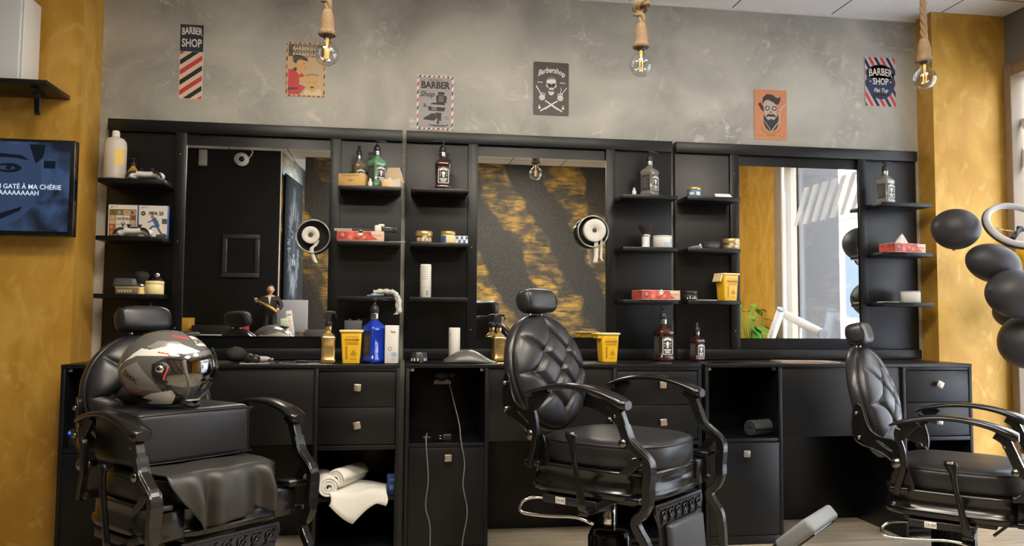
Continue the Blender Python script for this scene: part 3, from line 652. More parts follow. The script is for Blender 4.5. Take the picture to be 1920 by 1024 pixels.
def border(w,h,b=.009,seq=(0,None,1,None),off=0):
    a=B()
    for x0,x1,y0,y1 in ((-w/2+.002,w/2-.002,h/2-b,h/2-.002),(-w/2+.002,w/2-.002,-h/2+.002,-h/2+b),(-w/2+.002,-w/2+b,-h/2+b,h/2-b),(w/2-b,w/2-.002,-h/2+b,h/2-b)):
        stripes(a,x0,x1,y0,y1,60,.011,seq,Z,F,off)
    return a
def s_boy(w,h):
    z=Z; out=[]
    a=border(w,h,.008); out.append(('border',a,[RED,BLK]))
    a=B(); rect(a,-w/2+.012,w/2-.012,h/2-.078,h/2-.012,z,F); out.append(('heading_field',a,mat('olive_print',(.10,.085,.05),.5)))
    a=B(); text(a,'BARBERSHOP',.026,F@T(.006,h/2-.036,z+.0005),0,.95,bold=.0008); text(a,'BARBERSHOP',.026,F@T(.006,h/2-.067,z+.0005),0,.95,bold=.0008)
    for v in (h/2-.020,h/2-.051): 
        for k in range(9): rect(a,-.06+k*.013,-.052+k*.013,v-.002,v+.002,z+.0005,F)
    out.append(('lettering',a,BEIGE))
    a=B()   # barber boy: shirt, neck, hair ; crying child
    poly(a,[(-.09,.0),(-.055,-.005),(-.035,-.03),(-.02,-.02),(-.005,-.035),(-.01,-.055),(-.03,-.06),(-.035,-.08),(-.02,-.085),(.0,-.095),(-.03,-.135),(-.09,-.137)],z,F); out.append(('red_shirt',a,RED))
    a=B(); poly(a,[(-.055,.0),(-.06,.035),(-.055,.055),(-.02,.06),(.005,.045),(.008,.02),(.0,.0),(-.02,-.012),(-.035,-.025)],z,F)
    poly(a,[(-.035,-.045),(.0,-.035),(.03,-.03),(.03,-.045),(.0,-.06),(-.03,-.065)],z+.0006,F,0)
    disc(a,.035,-.075,.032,.045,z+.0002,F); poly(a,[(-.01,-.137),(.0,-.11),(.02,-.105),(.05,-.11),(.08,-.10),(.085,-.137)],z,F,1); out.append(('faces',a,[mat('print_skin',(.72,.42,.16),.5),mat('print_pale',(.75,.6,.4),.5)]))
    a=B(); poly(a,[(-.065,.04),(-.068,.07),(-.055,.078),(-.02,.075),(.008,.062),(.012,.045),(-.005,.048),(-.03,.055),(-.045,.045),(-.05,.03)],z+.0005,F)
    for q in range(7): ln(a,[(.005+q*.009,-.03-(q-3)**2*.0006),(.008+q*.009,-.022-(q-3)**2*.0006),(.013+q*.009,-.026-(q-3)**2*.0006)],.003,z+.0012,F)
    for x in (.023,.047): ln(a,[(x-.007,-.070),(x,-.068),(x+.006,-.070)],.002,z+.001,F)
    disc(a,.035,-.095,.010,.005,z+.001,F,n=12); ln(a,[(-.015,.03),(-.005,.031)],.003,z+.001,F); ln(a,[(-.005,.01),(.004,.009)],.002,z+.001,F)
    poly(a,[(-.09,-.1),(-.04,-.098),(-.035,-.106),(-.09,-.115)],z+.001,F); poly(a,[(-.07,.0),(-.05,.012),(-.045,.0),(-.05,-.012)],z+.001,F); out.append(('dark_shapes',a,mat('print_dark',(.06,.06,.055),.5)))
    return out
sign('tin_sign','beige tin sign of a boy in red cutting hair, beside the left bulb',573,130,.205,.295,s_boy,0,mat('print_beige',(.62,.44,.25),.5))
def barber_chair_print(a,z,G):
    for pts in ([(.015,.045),(.05,.045),(.05,.06),(.015,.06)],[(.008,.0),(.060,.0),(.064,.035),(.045,.043),(.010,.043),(.004,.03)],[(-.03,-.01),(.055,-.012),(.05,.0),(-.01,.0)],[(-.04,-.022),(-.035,-.045),(.05,-.047),(.056,-.025)],[(-.02,-.06),(-.065,-.09),(-.06,-.095),(-.005,-.10),(.01,-.085),(.0,-.06)],[(.0,-.055),(.035,-.055),(.033,-.10),(.015,-.10)],[(.01,-.10),(.022,-.10),(.022,-.118),(.01,-.118)]): poly(a,pts,z,G)
    ln(a,[(x*.01-.0,-.125+.0*x) for x in range(-3,8)],.004,z,G)
    for k in range(14): q=PI*(1+k/13); ln(a,[(.02+.05*math.cos(q),-.118+.012*math.sin(q)),(.02+.05*math.cos(q+.25),-.118+.012*math.sin(q+.25))],.003,z,G)
def s_barber(w,h):
    out=[('border',border(w,h,.010,(0,None,1,None)),[RED,NAVY])]; z=Z
    a=B(); rect(a,-w/2+.011,w/2-.011,-h/2+.011,h/2-.011,z,F); out.append(('field',a,mat('print_lilac_grey',(.36,.33,.34),.5)))
    a=B(); z+=.0005; text(a,'GENTLEMEN',.012,F@T(.0,h/2-.026,z)); text(a,'BARBER',.052,F@T(.0,h/2-.055,z),0,.85,bold=.002); text(a,'Shop',.042,F@T(-.045,h/2-.105,z),0,.95,shear=.35,bold=.0008); text(a,'&',.028,F@T(-.055,-.018,z),bold=.0005)
    text(a,'HAIR',.010,F@T(.062,-.078,z)); text(a,'CUTS',.010,F@T(.062,-.090,z)); out.append(('lettering',a,BLK))
    a=B(); barber_chair_print(a,z,F); out.append(('printed_chair',a,BLK))
    a=B(); 
    for k in range(3): rect(a,.018,.046,.008+k*.011,.012+k*.011,z+.0006,F); rect(a,-.02,.01,-.041+k*.007,-.038+k*.007,z+.0006,F)
    out.append(('chair_lines',a,mat('print_lilac_grey',(.36,.33,.34))))
    return out
sign('tin_sign','pale tin sign with BARBER Shop lettering and a black barber chair print, striped border',816,192,.20,.30,s_barber,0,INK)
def skull(a,cx,cy,s,z,G,m0=0,m1=1):
    disc(a,cx,cy+.012*s,.022*s,.022*s,z,G,m0); disc(a,cx-.012*s,cy-.003*s,.012*s,.011*s,z,G,m0); disc(a,cx+.012*s,cy-.003*s,.012*s,.011*s,z,G,m0)
    poly(a,[(cx-.013*s,cy-.008*s),(cx+.013*s,cy-.008*s),(cx+.010*s,cy-.022*s),(cx-.010*s,cy-.022*s)],z,G,m0)
    poly(a,[(cx-.014*s,cy-.026*s),(cx-.008*s,cy-.031*s),(cx+.008*s,cy-.031*s),(cx+.014*s,cy-.026*s),(cx+.010*s,cy-.043*s),(cx,cy-.048*s),(cx-.010*s,cy-.043*s)],z,G,m0)
    for d in (-1,1): disc(a,cx+d*.010*s,cy-.001*s,.0075*s,.007*s,z+.0006,G,m1,14)
    poly(a,[(cx,cy-.007*s),(cx+.003*s,cy-.014*s),(cx-.003*s,cy-.014*s)],z+.0006,G,m1)
    for k in range(-2,3): ln(a,[(cx+k*.004*s,cy-.020*s),(cx+k*.004*s,cy-.016*s)],.0010*s,z+.0006,G,m1)
def s_skull(w,h):
    z=Z; out=[]; a=B(); text(a,'Barbershop',.044,F@T(0,.105,z),0,.74,arch=4.2,shear=.25,bold=.0010); 
    for x in (-.064,.064):
        for k in range(4): rect(a,x-.014+k*.008,x-.009+k*.008,.032,.038,z,F)
    out.append(('lettering',a,INK))
    a=B(); skull(a,0,.022,1.25,z,F); 
    for d in (-1,1):
        ln(a,[(d*.062,-.128),(-d*.035,-.068)],.007,z+(.0006 if d>0 else 0),F); ln(a,[(d*.035,-.118),(-d*.01,-.088)],.003,z,F)
        disc(a,-d*.052,-.052,.017,.015,z,F)
        for k in range(4): ln(a,[(-d*(.040+k*.007),-.045),(-d*(.036+k*.009),-.026+.002*k)],.004,z,F); ln(a,[(-d*(.044+k*.006),-.050),(-d*(.043+k*.006),-.060)],.0014,z+.0008,F,1)
        poly(a,[(d*.068,-.09),(d*.074,-.115),(d*.058,-.115)],z,F)
    ln(a,[(-.058,-.030),(-.086,.014)],.006,z,F); ln(a,[(.050,-.030),(.058,-.0),(.052,.010)],.003,z,F); ln(a,[(.056,-.03),(.078,-.005),(.088,.010)],.004,z,F)
    out.append(('printed_skull',a,[INK,mat('print_brown_black',(.055,.045,.038),.5)]))
    a=B(); poly(a,[(-.030,.046),(-.022,.060),(.0,.068),(.022,.062),(.030,.05),(.015,.055),(-.012,.053)],z+.0006,F); out.append(('printed_hair',a,mat('print_taupe',(.2,.17,.16),.5)))
    return out
sign('tin_sign','brown-black tin sign with Barbershop script over a skull and crossed bones',1034,166,.20,.30,s_skull,0,mat('tin_brown_black',(.055,.045,.038),.4))
def s_hip(w,h):
    z=Z; out=[]
    a=B(); poly(a,[(-.042,.065),(-.03,.088),(.0,.095),(.03,.085),(.035,.05),(.035,.0),(.03,-.02),(.012,-.035),(-.012,-.035),(-.034,-.018),(-.038,.02)],z,F); out.append(('printed_face',a,mat('print_bone',(.5,.4,.33),.5)))
    a=B(); poly(a,[(-.052,.06),(-.048,.10),(-.025,.122),(.01,.12),(.04,.100),(.055,.105),(.062,.112),(.060,.085),(.048,.065),(.035,.060),(.015,.075),(-.015,.088),(-.035,.083)],z+.0005,F)
    poly(a,[(-.042,.0),(-.046,-.04),(-.034,-.075),(-.012,-.095),(.012,-.097),(.035,-.08),(.050,-.045),(.046,.0),(.035,-.012),(.020,-.03),(-.0,-.024),(-.018,-.032),(-.034,-.012)],z+.0005,F)
    poly(a,[(-.028,-.004),(-.012,.006),(.0,.002),(.015,.006),(.030,-.004),(.028,-.014),(.012,-.009),(.0,-.012),(-.014,-.009),(-.026,-.014)],z+.001,F)
    for d in (-1,1): disc(a,d*.021,.038,.015,.014,z+.001,F,n=16)
    poly(a,[(-.078,.062),(-.062,.072),(-.045,.045),(-.042,.015),(-.06,.03)],z+.0005,F); poly(a,[(0,.024),(.006,.012),(-.006,.012)],z+.001,F)
    out.append(('dark_shapes',a,mat('print_charcoal',(.03,.03,.034),.5)))
    a=B(); ln(a,[(.002,-.10),(.03,-.06),(.048,-.042),(.055,-.0),(.052,.018)],.006,z+.0014,F); ln(a,[(.038,-.052),(.062,-.045)],.003,z+.0014,F); ln(a,[(-.068,-.008),(-.03,-.05),(-.0,-.095)],.003,z+.0014,F)
    for k in range(4): disc(a,.055+k*.010,.03+k*.011,.008-.001*k,.006,z+.0014,F,n=10)
    for d in (-1,1): disc(a,d*.021,.038,.009,.008,z+.0016,F,n=12)
    out.append(('razor_print',a,mat('print_silver',(.5,.5,.5),.5)))
    a=B(); rng=random.Random(3)
    for k in range(14): q=PI*(1.15+.7*k/13); disc(a,.065*math.cos(q),-.055+.055*math.sin(q),.006,.004,z+.0003,F,n=6)
    for d in (-1,1): ln(a,[(d*.085,-.115),(d*.07,-.13),(d*.055,-.12)],.005,z,F)
    ln(a,[(-.03,-.118),(.0,-.122),(.03,-.118)],.007,z,F); out.append(('ornament',a,mat('print_ochre',(.35,.19,.05),.5)))
    return out
sign('tin_sign','orange tin sign with a bearded skull wearing a quiff',1446,215,.20,.295,s_hip,0,mat('print_orange',(.58,.24,.12),.5))
def s_flat(w,h):
    z=Z; out=[]; a=B(); stripes(a,-w/2+.003,w/2-.003,-h/2+.003,h/2-.003,-60,.0165,[0,None,1,None,],z,F,.004,60); out.append(('stripes',a,[RED,NAVY]))
    a=B(); disc(a,0,.0,.092,.105,z+.0006,F,0,40); disc(a,0,.055,.094,.045,z+.0006,F,0,30); out.append(('badge',a,mat('print_deep_blue',(.025,.045,.11),.5)))
    a=B(); z2=z+.0012; text(a,'BARBER',.062,F@T(0,.058,z2),0,.70,arch=1.8,bold=.0012); text(a,'SHOP',.056,F@T(0,.0,z2),0,.72,bold=.0012); text(a,'Flat Top',.034,F@T(0,-.052,z2),0,.80,shear=.35,bold=.0006)
    for d in (-1,1): disc(a,d*.065,.0,.006,.004,z2,F,n=8)
    out.append(('lettering',a,INK)); a=B(); disc(a,.0,-.078,.05,.007,z2,F,0,20); out.append(('black_band',a,BLK)); return out  # last disc: flat black band printed under the lettering
sign('tin_sign','blue and white striped tin sign with BARBER SHOP and Flat Top, rightmost sign',1652,153,.20,.30,s_flat,0,mat('print_white_worn',(.55,.5,.5),.5))
# ------------------------------------------------------------------ rope pendant lamps
def helixpath(path,r,ph,tw,k=1):
    P=[Vector(p) for p in path]; out=[]; L=0; up=None
    for i,p in enumerate(P):
        d=(P[min(i+1,len(P)-1)]-P[max(i-1,0)]).normalized()
        if i: L+=(P[i]-P[i-1]).length
        if up is None: up=Vector((0,1,0)) if abs(d.y)<.9 else Vector((1,0,0))
        s=d.cross(up).normalized(); up=s.cross(d).normalized(); q=ph+L*tw; out.append(tuple(p+(s*math.cos(q)+up*math.sin(q))*r))
    return out
def pendant(px,pybulb,label,knots,lean=0):
    p=at(px,pybulb,-1.2); t=thing('rope_pendant_lamp',label,'pendant lamp',(p.x,-1.2,p.z),0,'rope pendant lamps with globe bulbs')
    top=CEIL-p.z
    # globe bulb centred on the origin
    bm=B(); lathe(bm,[(.001,-.0465),(.016,-.044),(.030,-.0355),(.041,-.021),(.0465,0),(.041,.021),(.031,.034),(.020,.043),(.0145,.051),(.0135,.062)],32,caps=False); ob('bulb_glass',bm,BULBG,t)
    bm=B(); lathe(bm,[(.006,.062),(.006,.045),(.003,.03),(.002,.02)],12); 
    for k in range(4):
        a=k*PI/2+.4; x,y=.007*math.cos(a),.007*math.sin(a); cyl(bm,(x,y,-.018),(x*1.1,y*1.1,.022),.0018,6)
    ob('filament',bm,mat('amber_filament',(.9,.5,.12),.4,emit=(1,.55,.15),es=.6),t)
    bm=B(); lathe(bm,[(.0145,.060),(.0165,.066),(.0165,.080),(.012,.085)],24); ob('socket',bm,mat('dark_socket',(.05,.045,.04),.4),t)
    bm=B(); lathe(bm,[(.020,.070),(.031,.072),(.034,.078),(.030,.086),(.026,.094),(.027,.11),(.026,.13),(.021,.152),(.015,.17)],28); 
    for k in range(5): tube(bm,[(.030*math.cos(q)*(1-.03*k),.030*math.sin(q)*(1-.03*k),.073+.003*k) for q in [j*PI/10 for j in range(20)]],.0035,6,closed=True)
    rng=random.Random(int(px))
    for k in range(26):
        q=rng.uniform(0,2*PI); tube(bm,[(.027*math.cos(q),.027*math.sin(q),.085),(.036*math.cos(q),.036*math.sin(q),.072+rng.uniform(-.004,.006))],.0009,4)
    ob('rope_cuff',bm,ROPE,t)
    pth=[(0,0,.155)]
    z=.155
    for kz in knots:
        pth+= [(0.002,0,kz-.035),(-.016,.010,kz-.018),(.018,.014,kz),(.020,-.014,kz+.018),(-.016,-.016,kz+.012),(-.020,.010,kz-.006),(.006,.012,kz+.014),(.0,0,kz+.042)]
    pth.append((lean,0,top)); 
    if not knots: pth.insert(1,(0,0,.3))
    pth=cr(pth,14)
    bm=B()
    for k in range(3): tube(bm,helixpath(pth,.0075,k*2*PI/3,60),.0082,7)
    ob('rope',bm,ROPE,t)
    bm=B(); lathe(bm,[(.001,top),(.045,top),(.045,top-.012),(.02,top-.02),(.001,top-.02)][::-1],24); ob('ceiling_cap',bm,ROPE,t)
pendant(613,101,'knotted rope pendant with clear globe bulb, in front of the boy sign',[.235,.33])
pendant(1202,122,'knotted rope pendant with clear globe bulb, between the skull and orange signs',[.235,.36])
pendant(1734,147,'straight twisted rope pendant with clear globe bulb, beside the right ochre pillar',[])
# ------------------------------------------------------------------ left wall: television and shelf
t=thing('television','wall television showing a blue face with white French words','television',(0,0,0))
E_=Vector((at(140,354,-.30))); TW,TH=.78,.45
t.location=(E_.x-TW/2,-.26,E_.z); 
bm=B(); bx(bm,-TW/2,TW/2,-.045,0,-TH/2,TH/2,.004); ob('body',bm,mat('gloss_black_plastic',(.01,.01,.011),.15),t)
bm=B(); bx(bm,-.15,.15,-.0,.058,-.12,.12,.002); ob('wall_mount',bm,PLB,t)
scr=mat('tv_screen',(.01,.01,.01),.2,emit=(.045,.085,.2),es=1)
N_,L_,b_=nodes(scr); tc_=N_.new('ShaderNodeTexCoord').outputs['Object']; r_=ramp(N_,[(.35,(.006,.010,.02)),(.55,(.03,.06,.13)),(.75,(.055,.10,.21))]); L_.new(nz(N_,L_,tc_,7,4,.6),r_.inputs[0]); L_.new(r_.outputs[0],b_.inputs['Emission Color'])
SF=T(0,-.0455,0)@F
bm=B(); rect(bm,-TW/2+.012,TW/2-.022,-TH/2+.022,TH/2-.014,.0,SF); ob('screen',bm,scr,t)
sd=mat('tv_dark',(.004,.004,.006),.2,emit=(.004,.007,.014),es=1); sl=mat('tv_skin_blue',(.01,.01,.012),.2,emit=(.026,.048,.105),es=1)
x=TW/2
bm=B(); poly(bm,[(x-.62,.20),(x-.19,.20),(x-.15,.12),(x-.14,.03),(x-.17,-.08),(x-.22,-.14),(x-.30,-.19),(x-.62,-.19)],.0006,SF); ob('face_shape',bm,sl,t)
bm=B(); poly(bm,[(x-.62,.125),(x-.40,.150),(x-.32,.155),(x-.23,.148),(x-.20,.125),(x-.26,.135),(x-.34,.137),(x-.42,.10),(x-.62,.06)],.0012,SF)
disc(bm,x-.285,.088,.055,.022,.0012,SF,0,24); poly(bm,[(x-.62,-.12),(x-.32,-.125),(x-.22,-.09),(x-.23,-.11),(x-.32,-.155),(x-.62,-.20)],.0012,SF); rect(bm,x-.135,x-.085,.09,.125,.0012,SF)
poly(bm,[(x-.20,.20),(x-.13,.20),(x-.14,.14),(x-.17,.11)],.0014,SF); ob('dark_features',bm,sd,t)
bm=B(); disc(bm,x-.295,.088,.038,.010,.0018,SF,0,20); ob('eye',bm,sl,t); bm=B(); disc(bm,x-.285,.089,.013,.010,.0024,SF,0,16); ob('iris',bm,sd,t)
sw=mat('tv_white',(.1,.1,.1),.3,emit=(.62,.72,.85),es=1)
bm=B(); text(bm,'N GATÉ À MA CHÉRIE',.031,SF@T(x-.055,.001,.003),0,.92,align='RIGHT',bold=.0003); text(bm,'AAAAAAAAH',.031,SF@T(x-.150,-.028,.003),0,.92,align='RIGHT',bold=.0003); ob('lettering',bm,sw,t)
t=thing('wall_shelf','black bracketed wall shelf on the ochre wall above the television','shelf',(-.6,-.2,2.172))
bm=B(); bx(bm,-.5,.495,-.26,0,-.02,0,.002); ob('board',bm,BLACK,t)
for x in (-.4,.415):
    bm=B(); prism(bm,cr([(-.10,-.02),(-.20,-.02),(-.195,-.035),(-.17,-.05),(-.16,-.08),(-.155,-.125),(-.14,-.13),(-.125,-.08),(-.11,-.04)],3),x-.012,x+.012,Matrix(((0,0,1,0),(1,0,0,0),(0,1,0,0),(0,0,0,1))),0,.002); ob('bracket',bm,CAST,t)
p=at(36,140,-.42)
bm=B(); bx(bm,-.36,0,0,.18,0,.42,.01); b_=ob('white_box',bm,mat('cool_white_plastic',(.6,.62,.66),.4)); b_.location=(p.x,-.42,2.172); tag(b_,'tall plain white box standing on the black wall shelf','box')
bm=B(); bx(bm,0,.008,.006,.174,.006,.41,.002); ob('side_rim',bm,WHITE,b_)
# ------------------------------------------------------------------ bottles
def sqring(w,d,z,e=.32,n=28):
    f=lambda x:math.copysign(abs(x)**e,x)
    return [(w*f(math.cos(2*PI*(k+.5)/n)),d*f(math.sin(2*PI*(k+.5)/n)),z) for k in range(n)]
LIQ={}
def liquid(name,c,rough=.08,tr=.0):
    return mat(name,c,rough,coat=.8)
def bottle(label,px,Y,z,h,w,m,top='pump',rot=0,lab=True,side=False,collar=None,name='bottle',cat='bottle',gp='square barber bottles',spout=0,neckm=None):
    t=thing(name,label,cat,(XA(px,Y,z+h/2),Y,z),rot,gp)
    H=h*(.76 if top!='spray' else .70)
    bm=B(); pr=[(.88,0),(1,.006),(1,.10*H),(.93,.125*H),(.93,.62*H),(1,.65*H),(1,.70*H),(.93,.735*H),(.62,.80*H),(.34,.86*H),(.30,.90*H),(.29,1.0*H)]
    loft(bm,[sqring(w*s,w*s,zz,.32 if s>.5 else .32+(.5-s)*2.2) for s,zz in pr]); ob('glass_body',bm,m,t)
    bm=B(); zz=.88*H; lathe(bm,[(w*.30,.88*H)]+[(w*(.40 if k%2 else .46),.89*H+k*.018*H) for k in range(7)]+[(w*.30,1.03*H)],20); ob('neck_rings',bm,neckm or SILV,t)
    if top=='pump':
        bm=B(); lathe(bm,[(w*.42,1.0*H),(w*.46,1.02*H),(w*.46,1.12*H),(w*.30,1.17*H),(w*.14,1.19*H),(w*.12,.955*h),(w*.30,.957*h),(w*.32,.99*h),(w*.2,h)],20)
        c,s_=math.cos(R(spout-rot)),math.sin(R(spout-rot)); tube(bm,[(0,0,.98*h),(c*w*.6,s_*w*.6,.985*h),(c*w*1.15,s_*w*1.15,.975*h),(c*w*1.35,s_*w*1.35,.955*h)],[.005,.005,.004,.003],8); ob('pump_head',bm,PLB,t)
    elif top=='mist':
        bm=B(); lathe(bm,[(w*.44,1.0*H),(w*.47,1.02*H),(w*.45,1.16*H),(w*.26,1.18*H),(w*.26,.99*h),(w*.2,h)],20); ob('mist_cap',bm,PLB,t)
    else:
        c=1 if spout==0 else -1
        bm=B(); lathe(bm,[(w*.44,1.0*H),(w*.50,1.02*H),(w*.50,1.12*H),(w*.4,1.16*H)],20)
        prism(bm,cr([(-.020*c,.80*h-0+.06*h),(-.022*c,.95*h),(-.008*c,.995*h),(.018*c,h),(.030*c,.985*h),(.030*c,.955*h),(.014*c,.93*h),(.012*c,.85*h),(.004*c,.80*h)],3,True),-.011,.011,XZ,0,.003)
        tube(bm,[(.022*c,0,.955*h),(.034*c,0,.92*h),(.032*c,0,.86*h)],.0035,6,flat=1.6); ob('trigger_head',bm,PLB,t)
    if lab:
        G=T(0,-w*.935-.0003,0)@F; bm=B(); rect(bm,-w*.74,w*.74,.145*H,.60*H,0,G); lb=ob('label',bm,BLK,t)
        bm=B(); c=.375*H; u=w*.66; v0,v1=.17*H,.575*H; e=w*.07
        for q in ([(-u,v0),(-u,v1-.05*H),(0,v1+.0*H),(u,v1-.05*H),(u,v0),(-u,v0)],): ln(bm,q[:3],e,.0005,G); ln(bm,q[2:5],e,.0005,G); ln(bm,[q[4],q[5]],e,.0005,G)
        ln(bm,[(-u*.75,.50*H),(-u*.3,.53*H),(u*.3,.53*H),(u*.75,.50*H)],.035*H,.0005,G)
        disc(bm,0,.42*H,w*.22,w*.26,.0005,G,0,16); disc(bm,0,.345*H,w*.13,w*.16,.0005,G,0,12)
        for d in (-1,1): disc(bm,d*u*.62,.43*H,w*.07,w*.07,.0005,G,0,8); disc(bm,d*u*.62,.37*H,w*.06,w*.06,.0005,G,0,8)
        rect(bm,-u*.7,u*.7,.255*H,.285*H,.0005,G); rect(bm,-u*.5,u*.5,.205*H,.235*H,.0005,G); ob('printed_marks',bm,INK,lb)
    if side:
        G=T(-w*.935-.0003,0,0)@RZ(-90)@F; bm=B(); rect(bm,-w*.62,w*.62,.15*H,.60*H,0,G); lb=ob('side_label',bm,mat('side_label_grey',(.045,.045,.05),.5),t)
        bm=B(); 
        for k in range(7): rect(bm,-w*.45,w*(.45-.1*(k%3)),(.24+.045*k)*H,(.25+.045*k)*H,.0004,G)
        ob('printed_lines',bm,GREY,lb)
    return t
AMB=liquid('dark_amber_glass',(.045,.012,.008)); GRN=liquid('green_gel',(.12,.32,.16)); CLR=liquid('smoky_clear_glass',(.20,.19,.17)); SLG=liquid('silver_gel',(.22,.215,.2)); BLU=liquid('blue_liquid',(.005,.035,.42),.06); OIL=liquid('pale_oil_glass',(.16,.13,.07)); GLDB=mat('gold_bottle',(.80,.56,.22),.18,.85)
S0,S1,S2=1.79,1.508,1.226
bottle('clear mist bottle with dark cap standing behind the wooden box on the top shelf',673,-.055,S0,.225,.031,OIL,'mist',25,side=False)
bottle('green pump bottle beside the wooden box on the top shelf',707,-.08,S0,.252,.039,GRN,'pump',38,side=True,spout=10)
bottle('dark red pump bottle alone on the top shelf under the barber chair sign',830,-.08,S0,.262,.040,AMB,'pump',4,spout=190)
bottle('smoky clear pump bottle on the top shelf right of the middle mirror',1218,-.085,S0,.252,.041,CLR,'pump',38,side=True,spout=15)
bottle('silver grey pump bottle on the top shelf at the far right',1660,-.085,S0,.245,.040,SLG,'pump',20,side=True,spout=15)
bottle('gold spray bottle left of the yellow sharps box on the left counter',616,-.30,.9,.250,.035,GLDB,'spray',3,lab=False,gp='gold spray bottles',neckm=GLDB)
bottle('blue pump bottle standing between the yellow box and white carton',702,-.27,.9,.315,.046,BLU,'pump',35,side=True,lab=False,spout=0)
bottle('gold spray bottle partly behind the middle chair headrest',935,-.14,.9,.245,.034,GLDB,'spray',10,lab=False,gp='gold spray bottles',neckm=GLDB)
bottle('large dark whiskey-look pump bottle on the counter right of the middle mirror',1244,-.12,.9,.290,.044,AMB,'pump',12,side=True,spout=190)
bottle('small dark mist bottle, the shorter one beside the large pump bottle',1307,-.12,.9,.205,.033,AMB,'mist',22,side=True)
bottle('dark pump bottle half hidden behind the left chair headrest',281,-.1,.9,.285,.03,AMB,'mist',0)
# big translucent bottle and amber dispenser
t=thing('plastic_bottle','large translucent white bottle with white screw cap, top left shelf','bottle',(XA(216,-.08,1.9),-.08,S0))
bm=B(); lathe(bm,[(.048,0),(.052,.005),(.052,.175),(.049,.192),(.038,.207),(.018,.214),(.016,.222)],36); ob('body',bm,mat('frosted_pe',(.62,.57,.5),.45,sss=.3),t)
bm=B(); lathe(bm,[(.052,0),(.0523,.003),(.0523,.09),(.05,.092)],36,T(0,0,.004)); ob('liquid_level',bm,mat('frosted_liquid',(.5,.45,.37),.4),t)
bm=B(); lathe(bm,[(.017,.216),(.018,.219),(.018,.243),(.015,.247)],24); ob('cap',bm,WHITE,t)
bm=B(); loft(bm,[[(.0527*math.cos(q),.0527*math.sin(q),z) for q in [R(-78+k*7) for k in range(9)]]+[(.0520*math.cos(q),.0520*math.sin(q),z) for q in [R(-78+k*7) for k in range(8,-1,-1)]] for z in (.075,.150)],smooth=False); ob('label',bm,mat('yellow_label',(.75,.5,.12),.5),t)
t=thing('dispenser_bottle','small round amber dispenser with black nozzle on the top left shelf','bottle',(XA(250,-.07,1.85),-.07,S0))
bm=B(); lathe(bm,[(.020,0),(.026,.006),(.030,.025),(.027,.045),(.018,.062),(.011,.07),(.010,.078)],28); ob('body',bm,liquid('amber_oil',(.5,.22,.02)),t)
bm=B(); lathe(bm,[(.013,.076),(.014,.08),(.013,.092),(.005,.094),(.003,.108),(.006,.109),(.006,.116)],18); tube(bm,[(0,0,.112),(-.02,0,.113),(-.035,0,.108)],[.003,.003,.002],6); ob('nozzle',bm,PLB,t)
# controllers
def controller(label,px,z,Y=-.115,s=1,rot=0):
    t=thing('game_controller',label,'game controller',(XA(px,Y,z+.02),Y,z),rot,'white game controllers')
    bm=B(); pth=cr([(-.066,-.008,.022),(-.045,0,.030),(0,0,.030),(.045,0,.030),(.066,-.008,.022)],5)
    o=[]
    for x,y,zz in pth: o.append([(x,y+.030*math.cos(q),zz-.004+(.017*math.sin(q))*(1-.1*abs(x)/.07)) for q in [2*PI*k/18 for k in range(18)]])
    loft(bm,o)
    for d in (-1,1): ell(bm,(d*.060,-.012,.020),(.024,.036,.0195),RZ(d*14),su=20,sv=12)
    ob('shell',bm,mat('controller_white',(.72,.71,.69),.35),t)
    bm=B(); ell(bm,(0,.004,.036),(.040,.026,.013),su=24,sv=10)
    ob('centre_panel',bm,PLB,t)
    for d in (-1,1):
        bm=B(); tube(bm,cr([(d*.040,-.034,.036),(d*.058,-.040,.034),(d*.074,-.044,.022),(d*.082,-.044,.006)],4),.006,8); ob('grip_inlay',bm,PLB,t)
        bm=B(); lathe(bm,[(.006,.040),(.005,.050),(.010,.053),(.010,.058),(.007,.059)],14,T(d*.026,-.004,0)); ob('thumb_stick',bm,PLB,t)
controller('white game controller lying on the topmost left shelf',275,S0); controller('white game controller lying in front of the two game cases',252,S1,Y=-.125)
